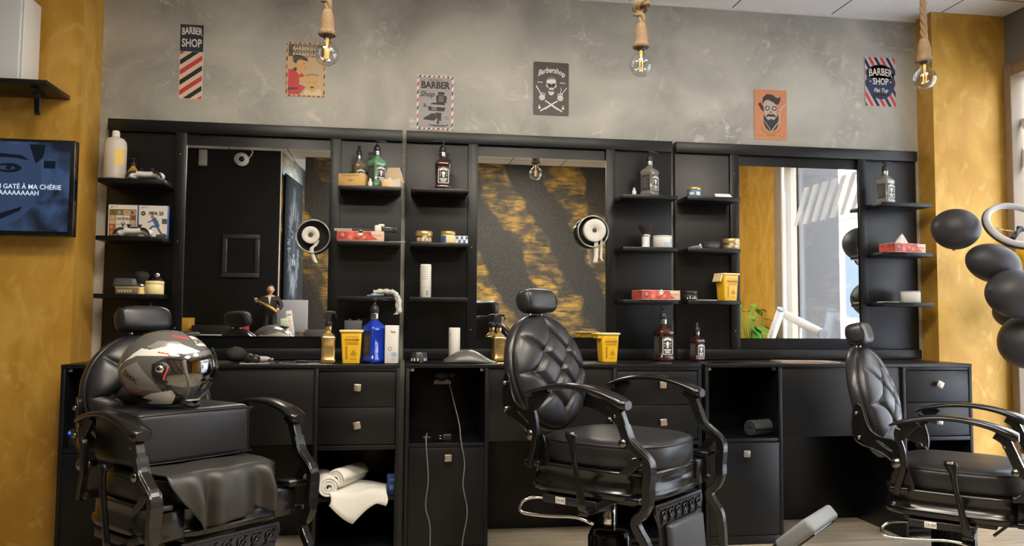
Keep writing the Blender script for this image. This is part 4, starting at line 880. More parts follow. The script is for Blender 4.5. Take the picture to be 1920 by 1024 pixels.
# game cases
def case(label,px,art):
    Y=-.06; t=thing('game_case',label,'game case',(XA(px,Y,1.59),Y,S1),0,'game cases on the left shelf')
    w,h=.142,.165; bm=B(); bx(bm,-w/2,w/2,0,.014,0,h,.002); ob('case',bm,mat('blue_case_plastic',(.03,.10,.35),.25),t)
    G=T(0,-.0004,0)@F; bm=B(); rect(bm,-w/2+.001,w/2-.006,.002,h-.002,0,G); ob('cover',bm,mat('cover_cream',(.70,.64,.55),.45),t)
    bm=B(); text(bm,'PS5',.010,G@T(-.038,h-.012,.0005),0,1.5); poly(bm,[(-.060,h-.016),(-.050,h-.016),(-.055,h-.008)],.0005,G); art(bm,w,h,G,t); ob('lettering',bm,[mat('cover_black',(.03,.03,.03),.5),INK],t)
def art1(bm,w,h,G,t):
    rng=random.Random(5); cols=[mat('art_gold',(.5,.27,.06),.5),mat('art_tan',(.5,.36,.22),.5),mat('art_brown',(.12,.07,.04),.5),mat('art_green',(.12,.14,.08),.5),mat('art_red',(.4,.08,.05),.5),mat('art_white',(.65,.6,.52),.5)]
    a=B(); rect(a,-w/2+.005,w/2-.010,.006,h-.024,.0003,G,2)
    xs=[-.064,-.035,.0,.032,.059]; ys=[.010,.038,.066,.088,.112,.138]
    for i in range(4):
        for j in range(5):
            mid=(i in(1,2) and j in (1,2,3)); rect(a,xs[i]+.001,xs[i+1]-.001,ys[j]+.001,ys[j+1]-.001,.0007,G,5 if mid else rng.randrange(0,5))
            if not mid: disc(a,(xs[i]+xs[i+1])/2+rng.uniform(-.004,.004),(ys[j]+ys[j+1])/2,.008,.009,.0012,G,rng.choice([1,0,2]),10)
    ob('cover_art',a,cols,t); text(bm,'grand theft auto',.0115,G@T(.0,.096,.0013),0,.75,bold=.0006); text(bm,'V',.03,G@T(.0,.062,.0013),0,1,bold=.001)
def art2(bm,w,h,G,t):
    a=B(); 
    ln(a,[(-.002,.100),(.012,.080),(.020,.055)],.022,.0006,G,0); ln(a,[(.018,.058),(.030,.035),(.040,.022)],.010,.0006,G,0); ln(a,[(.015,.060),(-.005,.058),(-.022,.040)],.010,.0007,G,0); ln(a,[(-.0,.092),(-.018,.082),(-.028,.078)],.006,.0007,G,0)
    disc(a,-.006,.108,.008,.009,.0008,G,1,14); disc(a,-.024,.036,.007,.006,.0008,G,2,12); disc(a,.042,.018,.006,.005,.0008,G,1,10); rect(a,.040,.064,.072,.098,.0006,G,2); ob('cover_art',a,[mat('kit_blue',(.06,.11,.26),.5),mat('art_face',(.35,.14,.09),.5),mat('badge_dark',(.06,.07,.09),.5)],t)
    text(bm,'FIFA 23',.023,G@T(.012,h-.042,.0006),0,.95,bold=.0012); disc(bm,-.050,h-.042,.0115,.0115,.0005,G,0,24); text(bm,'EA',.010,G@T(-.050,h-.042,.0012),1,1); text(bm,'9.1' if False else '91',.001,G@T(0,-1,0)) if False else None
case('game case with a brown and gold collage cover, left one',231,art1); case('white FIFA 23 game case with a footballer on its cover, right one',288,art2)
bm=B(); box(bm,(0,0,.006),(.05,.03,.012),.003); box(bm,(.008,0,.014),(.02,.012,.005),.001); o_=ob('charger_plug',bm,PLG); o_.location=(XA(303,-.13,S1),-.125,S1); tag(o_,'small dark grey charging adapter in front of the white game case','adapter')
# jars, tins, brushes, boxes
def jar(label,px,Y,z,r,h,body,lid,lh=.35,ringm=None,gp=None,name='jar',marks=None):
    t=thing(name,label,'jar',(XA(px,Y,z+h/2),Y,z),0,gp); k=h*(1-lh)
    bm=B(); lathe(bm,[(r*.93,0),(r,.003),(r,k-.003),(r*.96,k)],32); ob('jar_body',bm,body,t)
    bm=B(); lathe(bm,[(r*.97,k),(r*1.02,k+.002),(r*1.02,h-.004),(r*.95,h)],32); ob('lid',bm,lid,t)
    if ringm: bm=B(); lathe(bm,[(r*1.0,k-.004),(r*1.06,k-.002),(r*1.06,k+.002),(r*1.0,k+.004)],32); ob('silver_band',bm,ringm,t)
    if marks: marks(t,r,k)
    return t
def wrapmarks(m,items):
    def f(t,r,k):
        bm=B()
        for a0,a1,z0,z1 in items: loft(bm,[[(r*1.012*math.cos(R(-90+a0+(a1-a0)*j/6)),r*1.012*math.sin(R(-90+a0+(a1-a0)*j/6)),k*z) for j in range(7)]+[(r*.99*math.cos(R(-90+a0+(a1-a0)*j/6)),r*.99*math.sin(R(-90+a0+(a1-a0)*j/6)),k*z) for j in range(6,-1,-1)] for z in (z0,z1)],smooth=False)
        ob('label',bm,m,t)
    return f
GJ=mat('gold_jar_glass',(.42,.30,.15),.25,.3); GL=mat('gold_lid',(.62,.42,.16),.3,.6)
jar('flat gold lidded jar on the middle shelf beside the cream jar',795,-.09,S1,.044,.062,GJ,GL,.5,SILV,'gold lidded jars',marks=wrapmarks(mat('jar_print',(.6,.5,.35),.5),[(-50,-30,.3,.8),(-20,0,.25,.75),(10,24,.3,.8),(34,52,.3,.8)]))
jar('cream jar with gold lid and blue square label, middle shelf',840,-.09,S1,.037,.064,CREAM,GL,.32,marks=wrapmarks(BLUE,[(-72,-20,.1,.9)]))
jar('gold lidded jar on the shelf at the left edge of the right mirror',1371,-.09,S1,.043,.060,GJ,GL,.5,SILV,'gold lidded jars',marks=wrapmarks(mat('jar_print'),[(-50,-20,.3,.7),(0,30,.3,.7)]))
jar('cream lidded tub on the lowest left shelf beside the shaving brush',290,-.09,S2,.043,.066,CREAM,mat('cream_lid',(.8,.66,.33),.4),.25)
jar('blue and white jar with gold lid on the shelf beside a tilted card',1301,-.09,S0,.037,.055,mat('blue_jar',(.08,.22,.42),.4),GL,.3,marks=wrapmarks(INK,[(-60,-20,.3,.7),(0,40,.25,.75)]))
jar('white round jar beside the black fan brush',1242,-.09,S1,.052,.067,mat('white_jar_plastic',(.66,.65,.62),.5),mat('white_jar_plastic'),.1,marks=wrapmarks(mat('pale_blue_print',(.3,.45,.6),.5),[(38,48,.3,.8),(-10,10,.1,.45),(10,22,.3,.5)]),name='paper_roll')
jar('plain white tub on the lowest shelf at the far right',1707,-.09,S2,.052,.066,mat('white_jar_plastic'),mat('white_jar_plastic'),.08,marks=wrapmarks(mat('pale_blue_print'),[(50,58,.2,.8)]),name='tub')
jar('black glossy jar with pale print at the inner end of the lowest shelf',1293,-.10,S2,.042,.052,PLB,PLB,.4,marks=wrapmarks(INK,[(-40,-34,.2,.5),(-20,-14,.2,.7),(0,6,.2,.5),(16,22,.2,.7),(34,40,.2,.5)]))
jar('flat dark tin between the small tube and gold jar',1334,-.09,S1,.045,.036,PLG,PLG,.3)
def carton(name,label,px,Y,z,w,d,h,m,rot=0,cat='box',marks=None,bev=.0015,gp=None,mm=None):
    t=thing(name,label,cat,(XA(px,Y,z+h/2),Y,z),rot,gp); bm=B(); bx(bm,-w/2,w/2,-d/2,d/2,0,h,bev); ob('carton',bm,m,t)
    if marks:
        bm=B(); marks(bm,w,h,T(0,-d/2-.0003,0)@F); ob('printed_marks',bm,mm,t)
    return t
def bluemk(a,w,h,G):
    for i in range(5):
        for j in range(2): 
            if (i+j)%2: rect(a,-w/2+.004+i*w*.19,-w/2+.004+(i+.9)*w*.19,.004+j*h*.45,.004+(j+.85)*h*.45,0,G)
carton('soap_box','small blue and white box beside the cream jar',865,-.09,S1,.066,.03,.042,PAPER,0,marks=bluemk,mm=BLUE)
carton('blue_box','small dark blue box beside the folded white towel in the open shelf',734,-.33,.281,.042,.04,.092,mat('deep_blue_card',(.02,.05,.16),.4),0,marks=lambda a,w,h,G:[rect(a,-w*.3,w*.3,h*.7,h*.78,0,G),disc(a,0,h*.35,w*.25,w*.3,0,G)],mm=mat('mid_blue_print',(.1,.2,.4),.4))  # marks: bar and disc printed in a lighter blue
# spray cans
def can(label,px,Y,z,r,h,mk,m):
    t=thing('spray_can',label,'spray can',(XA(px,Y,z+h/2),Y,z),0,'white spray cans'); bm=B(); lathe(bm,[(r*.9,0),(r,.003),(r,h-.006),(r*.93,h)],28); ob('can',bm,mat('can_white',(.74,.72,.66),.4),t); wrapmarks(m,mk)(t,r,h); return t
can('white spray can alone on the lowest shelf left of the middle mirror',798,-.09,S2,.029,.172,[(-50,20,.9-.07*k,.915-.07*k) for k in range(6)]+[(5,25,.06,.2)]+[(-50+20*k,-44+20*k,.28,.31) for k in range(4)],GREY)
can('white spray can standing on the counter behind the grey dome',852,-.17,.9,.029,.172,[(-60,-40,.82,.84),(-60,-45,.76,.78),(-40,-34,.5,.53)],GREY)
t=carton('white_carton','tall white printed carton at the right of the blue bottle',735,-.30,.9,.062,.05,.183,mat('carton_white',(.72,.70,.66),.55),-8,marks=lambda a,w,h,G:[rect(a,-.002,.002,h*.80,h*.87,0,G,1),rect(a,.004,.020,h*.80,h*.84,0,G,1),disc(a,-.006,h*.38,.010,.010,0,G,1),disc(a,-.006,h*.38,.006,.006,.0005,G,2),disc(a,.014,h*.23,.014,.012,0,G,0),rect(a,-.0,.024,h*.12,h*.13,0,G,1),rect(a,-.0,.024,h*.08,h*.09,0,G,1)],mm=[mat('pale_blue_print'),GREY,PAPER])
for k in (0,):
    bm=B(); bx(bm,-.005,.005,-.0,.004,0,.001); bm.free()
# sharps boxes
def biohaz(a,cx,cy,s,G,z=.0006):
    for k in range(3):
        q0=R(90+120*k); x,y=cx+s*.42*math.cos(q0),cy+s*.42*math.sin(q0)
        pts=[(x+s*.40*math.cos(q0+R(g)),y+s*.40*math.sin(q0+R(g))) for g in range(35-180,180-34,18)]
        ln(a,pts,s*.16,z,G)
    disc(a,cx,cy,s*.22,s*.22,z+.0004,G,0,14)
def sharps(label,px,Y,z,rot,lip=False,flap=False,h=.165):
    t=thing('sharps_container',label,'sharps container',(XA(px,Y,z+h/2),Y,z),rot,'yellow sharps containers'); d=.04
    bm=B(); loft(bm,[sqring(a,b,zz,.22,36) for a,b,zz in ((.040,.034,0),(.041,.035,.003),(.050,.041,h*.93),(.050,.041,h*.95))]); ob('tub',bm,YEL,t)
    bm=B(); loft(bm,[sqring(a,b,zz,.22,36) for a,b,zz in ((.054,.045,h*.93),(.057,.048,h*.94),(.057,.048,h*.99),(.052,.044,h))]); 
    ob('lid',bm,mat('pale_yellow_plastic',(.85,.68,.35),.4),t)
    if lip: bm=B(); bx(bm,-.070,-.045,-.035,.035,h*.80,h*.955,.004); bx(bm,-.078,-.045,-.042,.042,h*.93,h*.99,.004); ob('opening_spout',bm,YEL,t)
    if flap: bm=B(); prism(bm,[(-.057,h),(-.045,h),(-.06,h*.80),(-.066,h*.68),(-.072,h*.70)],-.035,.035,XZ,0,.001); ob('lid_flap',bm,mat('pale_yellow_plastic'),t)
    M=T(0,-.0352,0)@RX(math.degrees(math.atan2(.006,h*.93)))@F
    bm=B(); text(bm,'DANGER',.016,M@T(.004,h*.70,.0012),0,1.05,bold=.0005); rect(bm,-.026,.034,h*.615,h*.63,.0012,M); rect(bm,-.026,.034,h*.57,h*.585,.0012,M); rect(bm,-.026,.034,h*.79,h*.80,.0012,M)
    biohaz(bm,.012,h*.30,.016,M,.0014); rect(bm,-.002,.026,h*.12,h*.135,.0012,M)
    for k in range(9): rect(bm,-.026,-.017,h*(.13+.045*k),h*(.13+.045*k)+.004,.0012,M)
    ob('printed_marks',bm,mat('danger_print',(.25,.11,.01),.5),t); return t
sharps('yellow sharps container with a dark grey card behind it on the left counter',659,-.30,.9,0,h=.160)
sharps('yellow sharps container with a side spout on the middle counter right of the chair',1139,-.19,.9,8,lip=True,h=.150)
sharps('yellow sharps container on the shelf beside the right mirror',1363,-.09,S2,14,flap=True,h=.150)
t=thing('grey_card','dark grey plastic guard box standing behind the left yellow container','box',(XA(662,-.18,1.0),-.18,.9)); bm=B(); bx(bm,-.043,.043,-.02,.02,0,.205,.002); ob('case',bm,PLG,t)
for x in (-.018,.027): bm=B(); box(bm,(x,0,.208),(.012,.01,.007),.001); ob('clip',bm,PLG,t)
# red floral tissue boxes
RB=mat('tissue_red',(.5,.07,.05),.5,var=.6,scale=30); BG=mat('tissue_beige',(.66,.48,.34),.5)
def tissuebox(label,px,Y,z,rot,tissue=False,slot=True,w=.235,h=.052):
    t=thing('tissue_box',label,'tissue box',(XA(px,Y,z+h/2),Y,z),rot,'red and beige tissue boxes'); d=.11
    bm=B(); bx(bm,-w/2,w/2,-d/2,d/2,0,h,.0015); ob('carton',bm,BG,t)
    G=T(0,-d/2-.0003,0)@F; bm=B()
    poly(bm,[(-w/2,.003),(-w/2,h-.003),(w*.22,h-.003),(w*.25,h*.5),(w*.38,h*.16),(w*.1,.003)],0,G); 
    G2=T(-w/2-.0003,0,0)@RZ(-90)@F; poly(bm,[(-d/2,.003),(-d/2,h-.003),(d/2,h-.003),(d/2,.003)],0,G2); ob('printed_flowers',bm,RB,t)
    bm=B()
    for x,y,r in ((-w*.38,h*.6,.010),(-w*.22,h*.35,.012),(-w*.05,h*.6,.011),(w*.08,h*.4,.010)):
        for k in range(5): q=k*2*PI/5; disc(bm,x+r*.6*math.cos(q),y+r*.6*math.sin(q),r*.42,r*.42,.0005,G,0,8)
    ob('printed_petals',bm,mat('petal_print',(.7,.25,.12),.5),t)
    bm=B(); [ln(bm,[(w*(.24+.03*k),h*(.5+.12*(k%2))),(w*(.25+.03*k),h*(.66-.1*(k%2))),(w*(.265+.03*k),h*.52)],.0022,.0005,G) for k in range(7)]; ob('script_marks',bm,mat('red_script',(.5,.12,.08),.5),t)
    if slot: bm=B(); disc(bm,.0,h-.010,.012,.014,.0008,G,0,18); rect(bm,-.012,.012,h-.010,h-.001,.0008,G); ob('tear_slot',bm,PAPER,t)
    if tissue:
        bm=B(); rings=[]
        for k in range(9):
            s=k/8; rr=(1-s)**.8
            rings.append([(.052*rr*math.cos(q)*(1+.12*math.sin(3*q)),.020*rr*math.sin(q)*(1+.3*math.sin(5*q+1)),h-.002+.062*s) for q in [2*PI*j/28 for j in range(28)]])
        loft(bm,rings); ob('tissue',bm,mat('tissue_paper',(.75,.72,.68),.9),t)
    return t
tissuebox('red and beige tissue box holding combs, shelf left of the middle seam',677,-.085,S1,0)
tissuebox('red and beige tissue box on the lowest shelf right of the middle mirror',1230,-.085,S2,12)
tissuebox('open tissue box with a white tissue sticking up at the far right',1692,-.09,S1,14,tissue=True,slot=False)
# things on the left tissue box
def on(name,label,cat,px,Y,z,rot=0,gp=None): return thing(name,label,cat,(XA(px,Y,z),Y,z),rot,gp)
t=on('comb','long grey comb lying across the left tissue box','comb',660,-.115,S1+.0525); bm=B(); bx(bm,-.09,.05,-.004,.004,.006,.012,.001)
for k in range(34): bx(bm,-.088+k*.0033,-.0865+k*.0033,-.003,.003,0,.007)
ob('teeth_and_spine',bm,mat('comb_grey',(.5,.48,.45),.4),t); bm=B(); bx(bm,.0,.10,-.006,.006,.002,.011,.002); ob('handle',bm,PLB,t)
t=on('razor_holder','steel and black clipper attachment with white block on the left tissue box','clipper',712,-.09,S1+.0525,8)
bm=B(); box(bm,(-.01,0,.018),(.034,.03,.034),.004); box(bm,(.008,.0,.036),(.03,.02,.012),.003); ob('white_block',bm,WHITE,t); bm=B(); box(bm,(.045,0,.010),(.07,.02,.016),.003); box(bm,(.078,0,.014),(.022,.03,.028),.004); ob('black_body',bm,PLB,t); bm=B(); cyl(bm,(.0,-.012,.026),(.07,-.012,.022),.003); ob('steel_rod',bm,STEEL,t)
t=on('comb','loose beige comb at the right end of the middle left shelf','comb',742,-.11,S1,-6); bm=B(); bx(bm,-.045,.05,-.012,-.006,0,.004,.001)
for k in range(20): bx(bm,-.043+k*.0045,-.041+k*.0045,-.006,.012,0,.003)
ob('teeth_and_spine',bm,mat('comb_beige',(.55,.42,.3),.5),t)
# wooden box, white vial, open box of cotton
t=carton('wooden_box','pale wooden box on the top shelf, longest thing there',662,-.105,S0,.135,.07,.064,WOOD,-14,bev=.003,marks=lambda a,w,h,G:[[rect(a,-w*.35+k*.009,-w*.35+k*.009+.006,h*.80,h*.86,0,G) for k in range(10)],ln(a,[(-.02,h*.4),(0,h*.5),(.02,h*.4)],.003,0,G),disc(a,0,h*.4,.004,.004,0,G)],mm=mat('burnt_wood',(.25,.12,.03),.6))
def vial(label,px,Y,z,h=.042):
    t=on('small_vial',label,'vial',px,Y,z,0,'small white vials'); bm=B(); lathe(bm,[(.010,0),(.011,.002),(.011,h*.55),(.007,h*.65)],16); ob('body',bm,WHITE,t); bm=B(); lathe(bm,[(.007,h*.62),(.0075,h*.66),(.005,h*.95),(.002,h)],14); ob('cap',bm,WHITE,t)
vial('tiny white vial beside the green pump bottle',694,-.13,S0); vial('tiny white vial alone left of the smoky pump bottle',1189,-.11,S0)
t=on('cotton_box','open pale box of cotton with its lid leaning back','box',735,-.09,S0,-8)
bm=B(); 
for q in ((-.05,.05,-.04,-.037,0,.035),(-.05,.05,.037,.04,0,.035),(-.05,-.047,-.04,.04,0,.035),(.047,.05,-.04,.04,0,.035),(-.05,.05,-.04,.04,0,.003)): bx(bm,*q)
ob('tray',bm,mat('pale_card',(.72,.62,.5),.6),t)
bm=B(); M=T(.0,.04,.035)@RX(-14)@RY(0); prism(bm,[(-.05,0),(.06,0),(.03,.085),(-.035,.085)],0,.004,M@F); ob('lid',bm,mat('pale_card_inner',(.6,.45,.3),.6),t)
bm=B(); M2=M; tube(bm,[(.056,-.002,.002),(.028,-.002,.085),(-.033,-.002,.085)],.003,6,M2); ob('lid_rim',bm,mat('pale_card'),t)
rng=random.Random(2); bm=B()
for k in range(60): ell(bm,(rng.uniform(-.04,.04),rng.uniform(-.032,.032),.028+rng.uniform(0,.016)),(.009,.009,.007),su=8,sv=6)
o=ob('cotton_balls',bm,mat('cotton',(.78,.7,.6),.95),t); o['kind']='stuff'
carton('soap_bar_box','tiny yellow box in front of the open cotton box',722,-.138,S0,.034,.018,.030,mat('soft_yellow',(.72,.48,.15),.5))
# combs box on tin, shaving brush, fan brush, big neck brush
t=on('storage_tin','gold patterned tin under a black tray on the lowest left shelf','tin',241,-.09,S2); bm=B(); bx(bm,-.052,.052,-.035,.035,0,.036,.003); ob('tin',bm,mat('tin_bronze',(.28,.2,.11),.35,.5),t); bm=B(); bx(bm,-.054,.054,-.037,.037,.031,.037,.002); ob('rim',bm,mat('rim_pale',(.6,.5,.35),.4),t)
bm=B(); 
for k in range(5): disc(bm,-.035+k*.014,.015,.005,.007,0,T(0,-.0354,0)@F,0,10)
ob('printed_marks',bm,mat('jar_print'),t)
t=on('black_tray','black curved tray resting on top of the gold tin','tray',238,-.09,S2+.0373); bm=B(); loft(bm,[[(s*x,s2*y,z) for x,y in inset(dshape(-.058,.058,.038,32,4,0),0)] for s,s2,z in ((1.08,1.08,0),(1.0,1.0,.012),(.96,.96,.034),(.9,.9,.040))]); ob('tray_body',bm,PLG,t)
def lbrush(label,px,Y,z,hp,hm,bp,ferr=None,rot=0):
    t=on('shaving_brush',label,'brush',px,Y,z,rot,'barber brushes'); bm=B(); lathe(bm,hp,28); ob('handle',bm,hm,t)
    bm=B(); lathe(bm,bp,32); ob('bristles',bm,BRIST,t)
    if ferr: bm=B(); lathe(bm,ferr,28); ob('ferrule',bm,CHROME,t)
lbrush('brown shaving brush with cream handle standing on the lowest left shelf',265,-.10,S2,[(.018,0),(.020,.004),(.015,.016),(.014,.026),(.018,.034)],CREAM,[(.012,.050),(.020,.062),(.032,.082),(.034,.096),(.026,.108),(.010,.113)],[(.017,.033),(.019,.036),(.018,.050),(.012,.053)])
lbrush('black fan brush with white handle beside the white round jar',1211,-.10,S1,[(.022,0),(.024,.003),(.021,.010),(.021,.056),(.024,.068)],WHITE,[(.020,.066),(.024,.076),(.036,.105),(.041,.118),(.036,.128),(.015,.134)],[(.0225,.060),(.025,.062),(.025,.070),(.022,.072)])
t=on('chrome_cap','short black bottle with chrome cap behind the cream tub','bottle',294,-.03,S2); bm=B(); lathe(bm,[(.03,0),(.03,.07),(.02,.085)],24); ob('body',bm,PLB,t); bm=B(); lathe(bm,[(.014,.083),(.014,.108),(.012,.11)],20); ob('cap',bm,CHROME,t)
# large neck duster lying on the left counter
t=thing('neck_brush','large round black neck duster lying on the left counter','brush',(XA(452,-.30,.95),-.30,.9)); M=T(.0,0,.036)@RY(100)@RX(18)
bm=B(); lathe(bm,[(.004,-.065),(.035,-.060),(.060,-.035),(.060,-.015),(.040,.012),(.020,.022)],36,M@S(1,1,1)@S(.62,1,1)); ob('bristles',bm,BRIST,t)
bm=B(); lathe(bm,[(.021,.015),(.024,.022),(.024,.034),(.018,.045),(.022,.060),(.020,.075),(.010,.080)],28,T(.02,-.03,.026)@RY(96)@RZ(0)@RX(25)); ob('handle',bm,PLB,t)
# tools spread over the left counter
def shears(label,px,Y,rot,L=.17,m=STEEL):
    t=on('scissors',label,'scissors',px,Y,.9005,rot,'barber scissors on the left counter'); 
    for s in (-1,1):
        bm=B(); prism(bm,[(0,-.004*s),(L*.6,s*.004),(L*.6,s*.005),(0,.006*s),(-L*.25,-s*.010),(-L*.26,-s*.016)],.001+(.002 if s>0 else 0),.003+(.002 if s>0 else 0)); b_=ob('blade',bm,m,t)
        bm=B(); tube(bm,[(-L*.34+.018*math.cos(q),-s*.020+.012*math.sin(q),.004) for q in [k*PI/8 for k in range(16)]],.003,6,closed=True); ob('finger_ring',bm,m,b_)
shears('steel scissors lying open beside the neck duster',500,-.33,5); shears('steel scissors lying nearest the gold spray bottle',545,-.34,-8,.14,mat('dark_chrome')); shears('dark scissors left of the neck duster',405,-.30,12,.18,mat('dark_chrome'))
def flatcomb(label,px,Y,rot,m,L=.18,z=.9005):
    t=on('comb',label,'comb',px,Y,z,rot,'combs on the left counter'); bm=B(); bx(bm,-L/2,L/2,.004,.012,0,.004,.001)
    for k in range(int(L/.005)-2): bx(bm,-L/2+.004+k*.005,-L/2+.0062+k*.005,-.012,.005,0,.003)
    ob('teeth_and_spine',bm,m,t)
flatcomb('black comb at the left end of the left counter',392,-.22,4,PLB); flatcomb('black comb lying at the front edge between the scissors',520,-.385,-2,PLB,.2); flatcomb('pale comb lying behind the scissors on the left counter',478,-.385,1,mat('comb_grey'),.14)
t=on('clipper','white and grey hair clipper lying beside the neck duster','clipper',486,-.25,.9,-4); bm=B(); ell(bm,(0,0,.016),(.055,.020,.015),e=.8); ob('body',bm,mat('clipper_grey',(.35,.34,.33),.3),t); bm=B(); bx(bm,.045,.068,-.016,.016,.008,.020,.002); ob('blade',bm,STEEL,t)
t=on('razor','thin black folding razor at the back of the left counter','razor',575,-.24,.9005,3); bm=B(); bx(bm,-.05,.07,-.007,.007,0,.008,.002); ob('handle',bm,PLB,t); bm=B(); bx(bm,-.055,.0,-.004,.004,.008,.010); ob('blade',bm,STEEL,t)
# middle counter: black clipper dock, grey dome
t=on('clipper_dock','round black clipper dock with small white marks on the middle counter','charging dock',785,-.28,.9); bm=B(); lathe(bm,[(.038,0),(.042,.004),(.042,.022),(.040,.026),(.040,.052),(.036,.055)],32); ob('body',bm,PLB,t); wrapmarks(INK,[(-60+24*k,-50+24*k,.18,.42) for k in range(6)])(t,.042,.055)
bm=B(); bx(bm,-.0,.020,-.062,-.044,0,.045,.004); ob('stem',bm,PLG,t)
t=on('hair_dryer_hood','smooth grey dome shaped cover lying on the middle counter','cover',882,-.29,.9); bm=B(); 
rings=[]
for k in range(25):
    s=k/24; x=-.135+.27*s; w_=.062*(1-abs(2*s-1)**2.6)**.5+.003; hh=.006+.060*max(0,math.sin(PI*min(1,s*.92+.10)))**1.5
    rings.append([(x,w_*math.cos(q),max(0,hh*math.sin(q)) if math.sin(q)>0 else .0+.004*math.sin(q)+.004) for q in [2*PI*j/24 for j in range(24)]])
loft(bm,rings); ob('dome',bm,mat('satin_grey_dome',(.10,.10,.095),.3),t); bm=B(); prism(bm,[(-.06,-.012),(.0,-.018),(.005,.018),(-.055,.012)],.0645,.0665,T(-.015,0,-.006)@RY(-16)); ob('dark_panel',bm,PLB,t)
# gloves / plastic bag over the shelf edge
t=on('plastic_gloves','clear plastic gloves with blue print hanging over the shelf end','gloves',720,-.10,S2+.001,0)
bm=B(); pts=cr([(-.05,-.02,.018),(-.01,-.03,.024),(.03,-.04,.022),(.058,-.05,.012),(.070,-.055,-.03),(.072,-.055,-.085)],6)
for k,(dy,r0) in enumerate(((0,.012),(.012,.010),(-.010,.011))): tube(bm,[(x+(.004*k if z<0 else 0),y+dy,z+.002*k) for x,y,z in pts],[r0*(1+.25*math.sin(i*1.3+k)) for i in range(len(pts))],10,flat=.9)
ob('crumpled_film',bm,mat('milky_film',(.62,.61,.58),.35),t)
bm=B(); tube(bm,[(.062+.010*math.cos(q),-.055+.010*math.sin(q),-.088) for q in [j*PI/8 for j in range(16)]],.003,6,closed=True); ob('rolled_cuff',bm,mat('milky_film'),t)
bm=B(); tube(bm,cr([(-.085,-.03,.003),(-.06,-.035,.008),(-.03,-.03,.010),(.0,-.03,.012)],4),[.003]*4+[.008]*9,8); ob('blue_strip',bm,mat('pale_blue_print'),t)
# small tube, papers, cards
t=on('ointment_tube','small blue and white tube lying at the left end of the shelf','tube',1305,-.10,S1,15); bm=B(); loft(bm,[[(x,w_*math.cos(q),z+h_*math.sin(q)) for q in [2*PI*j/14 for j in range(14)]] for x,w_,h_,z in ((-.05,.014,.0015,.003),(-.02,.013,.006,.008),(.015,.010,.009,.011),(.02,.005,.005,.011),(.03,.005,.005,.011))]); ob('body',bm,mat('tube_blue',(.25,.35,.5),.4),t); bm=B(); lathe(bm,[(.012,0),(.010,.010),(.003,.030)],12,T(.032,.005,0)); ob('cap',bm,PAPER,t)
t=on('display_card','small white card leaning on the shelf beside the blue jar','card',1359,-.09,S0,0); bm=B(); prism(bm,[(-.052,0),(.050,0),(.036,.034),(-.052,.034)],0,.003,RX(-35)@F); ob('card',bm,PAPER,t)
def sheets(name,label,px,Y,z,w,d,n,rot=0,cat='papers',ms=None):
    t=on(name,label,cat,px,Y,z,rot); rng=random.Random(px)
    for k in range(n):
        bm=B(); bx(bm,-w/2,w/2,-d/2,d/2,0,.0016); o=ob('sheet',bm,(ms or [PAPER])[k%len(ms or [1])],t,(rng.uniform(-.008,.008),rng.uniform(-.004,.004),k*.0018)); o.rotation_euler.z=R(rng.uniform(-14,14))
sheets('flat_cards','thin pale cards lying flat on the lowest shelf before the black jar',1322,-.115,S2,.12,.05,2,3); sheets('flat_cards','thin papers lying flat on the lowest shelf at the far right',1664,-.11,S2,.10,.06,3,2,ms=[PAPER,mat('comb_beige'),PAPER])
sheets('magazines','thin magazines lying flat on the right counter below the mirror',1508,-.25,.8995,.30,.20,4,0,'magazines',[PAPER,mat('magazine_grey',(.3,.3,.3),.3),PAPER,mat('magazine_print',(.5,.35,.25),.3)])
sheets('shade_sheet','thin black sheet standing in for the shaded rail strip, middle counter behind the chair back',1085,-.3,.8995,.15,.12,1,0,'mat',[PLB])  # dark sheet stands for the shade on the rail below the mirror
# strip dispensers stuck on the mirrors
def dispenser(label,px,py,rollr,off,drop,open_):
    p=at(px,py,-.05); t=thing('neck_strip_dispenser',label,'dispenser',(p.x,.008,p.z),0,'round neck strip dispensers'); t.rotation_euler=(R(0),0,0)
    A=RX(90)
    bm=B(); lathe(bm,[(.030,.0),(.030,.012),(.078,.018),(.084,.022),(.085,.060),(.082,.062),(.081,.024),(.001,.023)],48,A); ob('acrylic_dish',bm,mat('dark_acrylic',(.03,.03,.032),.12),t)
    bm=B(); tube(bm,[(.084*math.cos(q),-.061,.084*math.sin(q)) for q in [k*PI/24 for k in range(48)]],.0035,8,closed=True); ob('clear_rim',bm,mat('clear_rim',(.45,.45,.44),.12,.5),t)
    bm=B(); lathe(bm,[(.016,.028),(rollr,.026),(rollr,.066),(rollr*.96,.068),(.018,.068),(.016,.060)],40,T(off,0,.006)@A); ob('paper_roll',bm,mat('neck_strip_paper',(.7,.68,.62),.8),t)
    bm=B(); lathe(bm,[(.001,.024),(.012,.024),(.012,.064),(.004,.066),(.001,.066)],20,T(off,0,.006)@A); ob('spindle',bm,PLG,t)
    bm=B()
    for pts,w_ in drop: 
        r=[]
        for x,z in cr([(a,0,b) for a,b in pts],6) and [(q[0],q[2]) for q in cr([(a,0,b) for a,b in pts],6)]: r.append([(x-w_/2,-.050,z),(x+w_/2,-.052,z),(x+w_/2,-.054,z+.0001),(x-w_/2,-.052,z+.0001)])
        loft(bm,r)
    ob('paper_strip',bm,mat('neck_strip_paper'),t)
dispenser('round dark strip dispenser with a small paper roll on the left mirror',587,443,.044,-.012,[([(.022,-.02),(.012,-.045),(-.006,-.062),(-.002,-.09),(.008,-.118),(.018,-.136)],.020)],False)
dispenser('round chrome strip dispenser with a full paper roll on the middle mirror',1112,434,.062,.008,[([(.018,-.05),(.020,-.10),(.018,-.14),(.012,-.168)],.022),([(.048,-.04),(.048,-.10),(.046,-.14),(.054,-.158)],.012)],True)
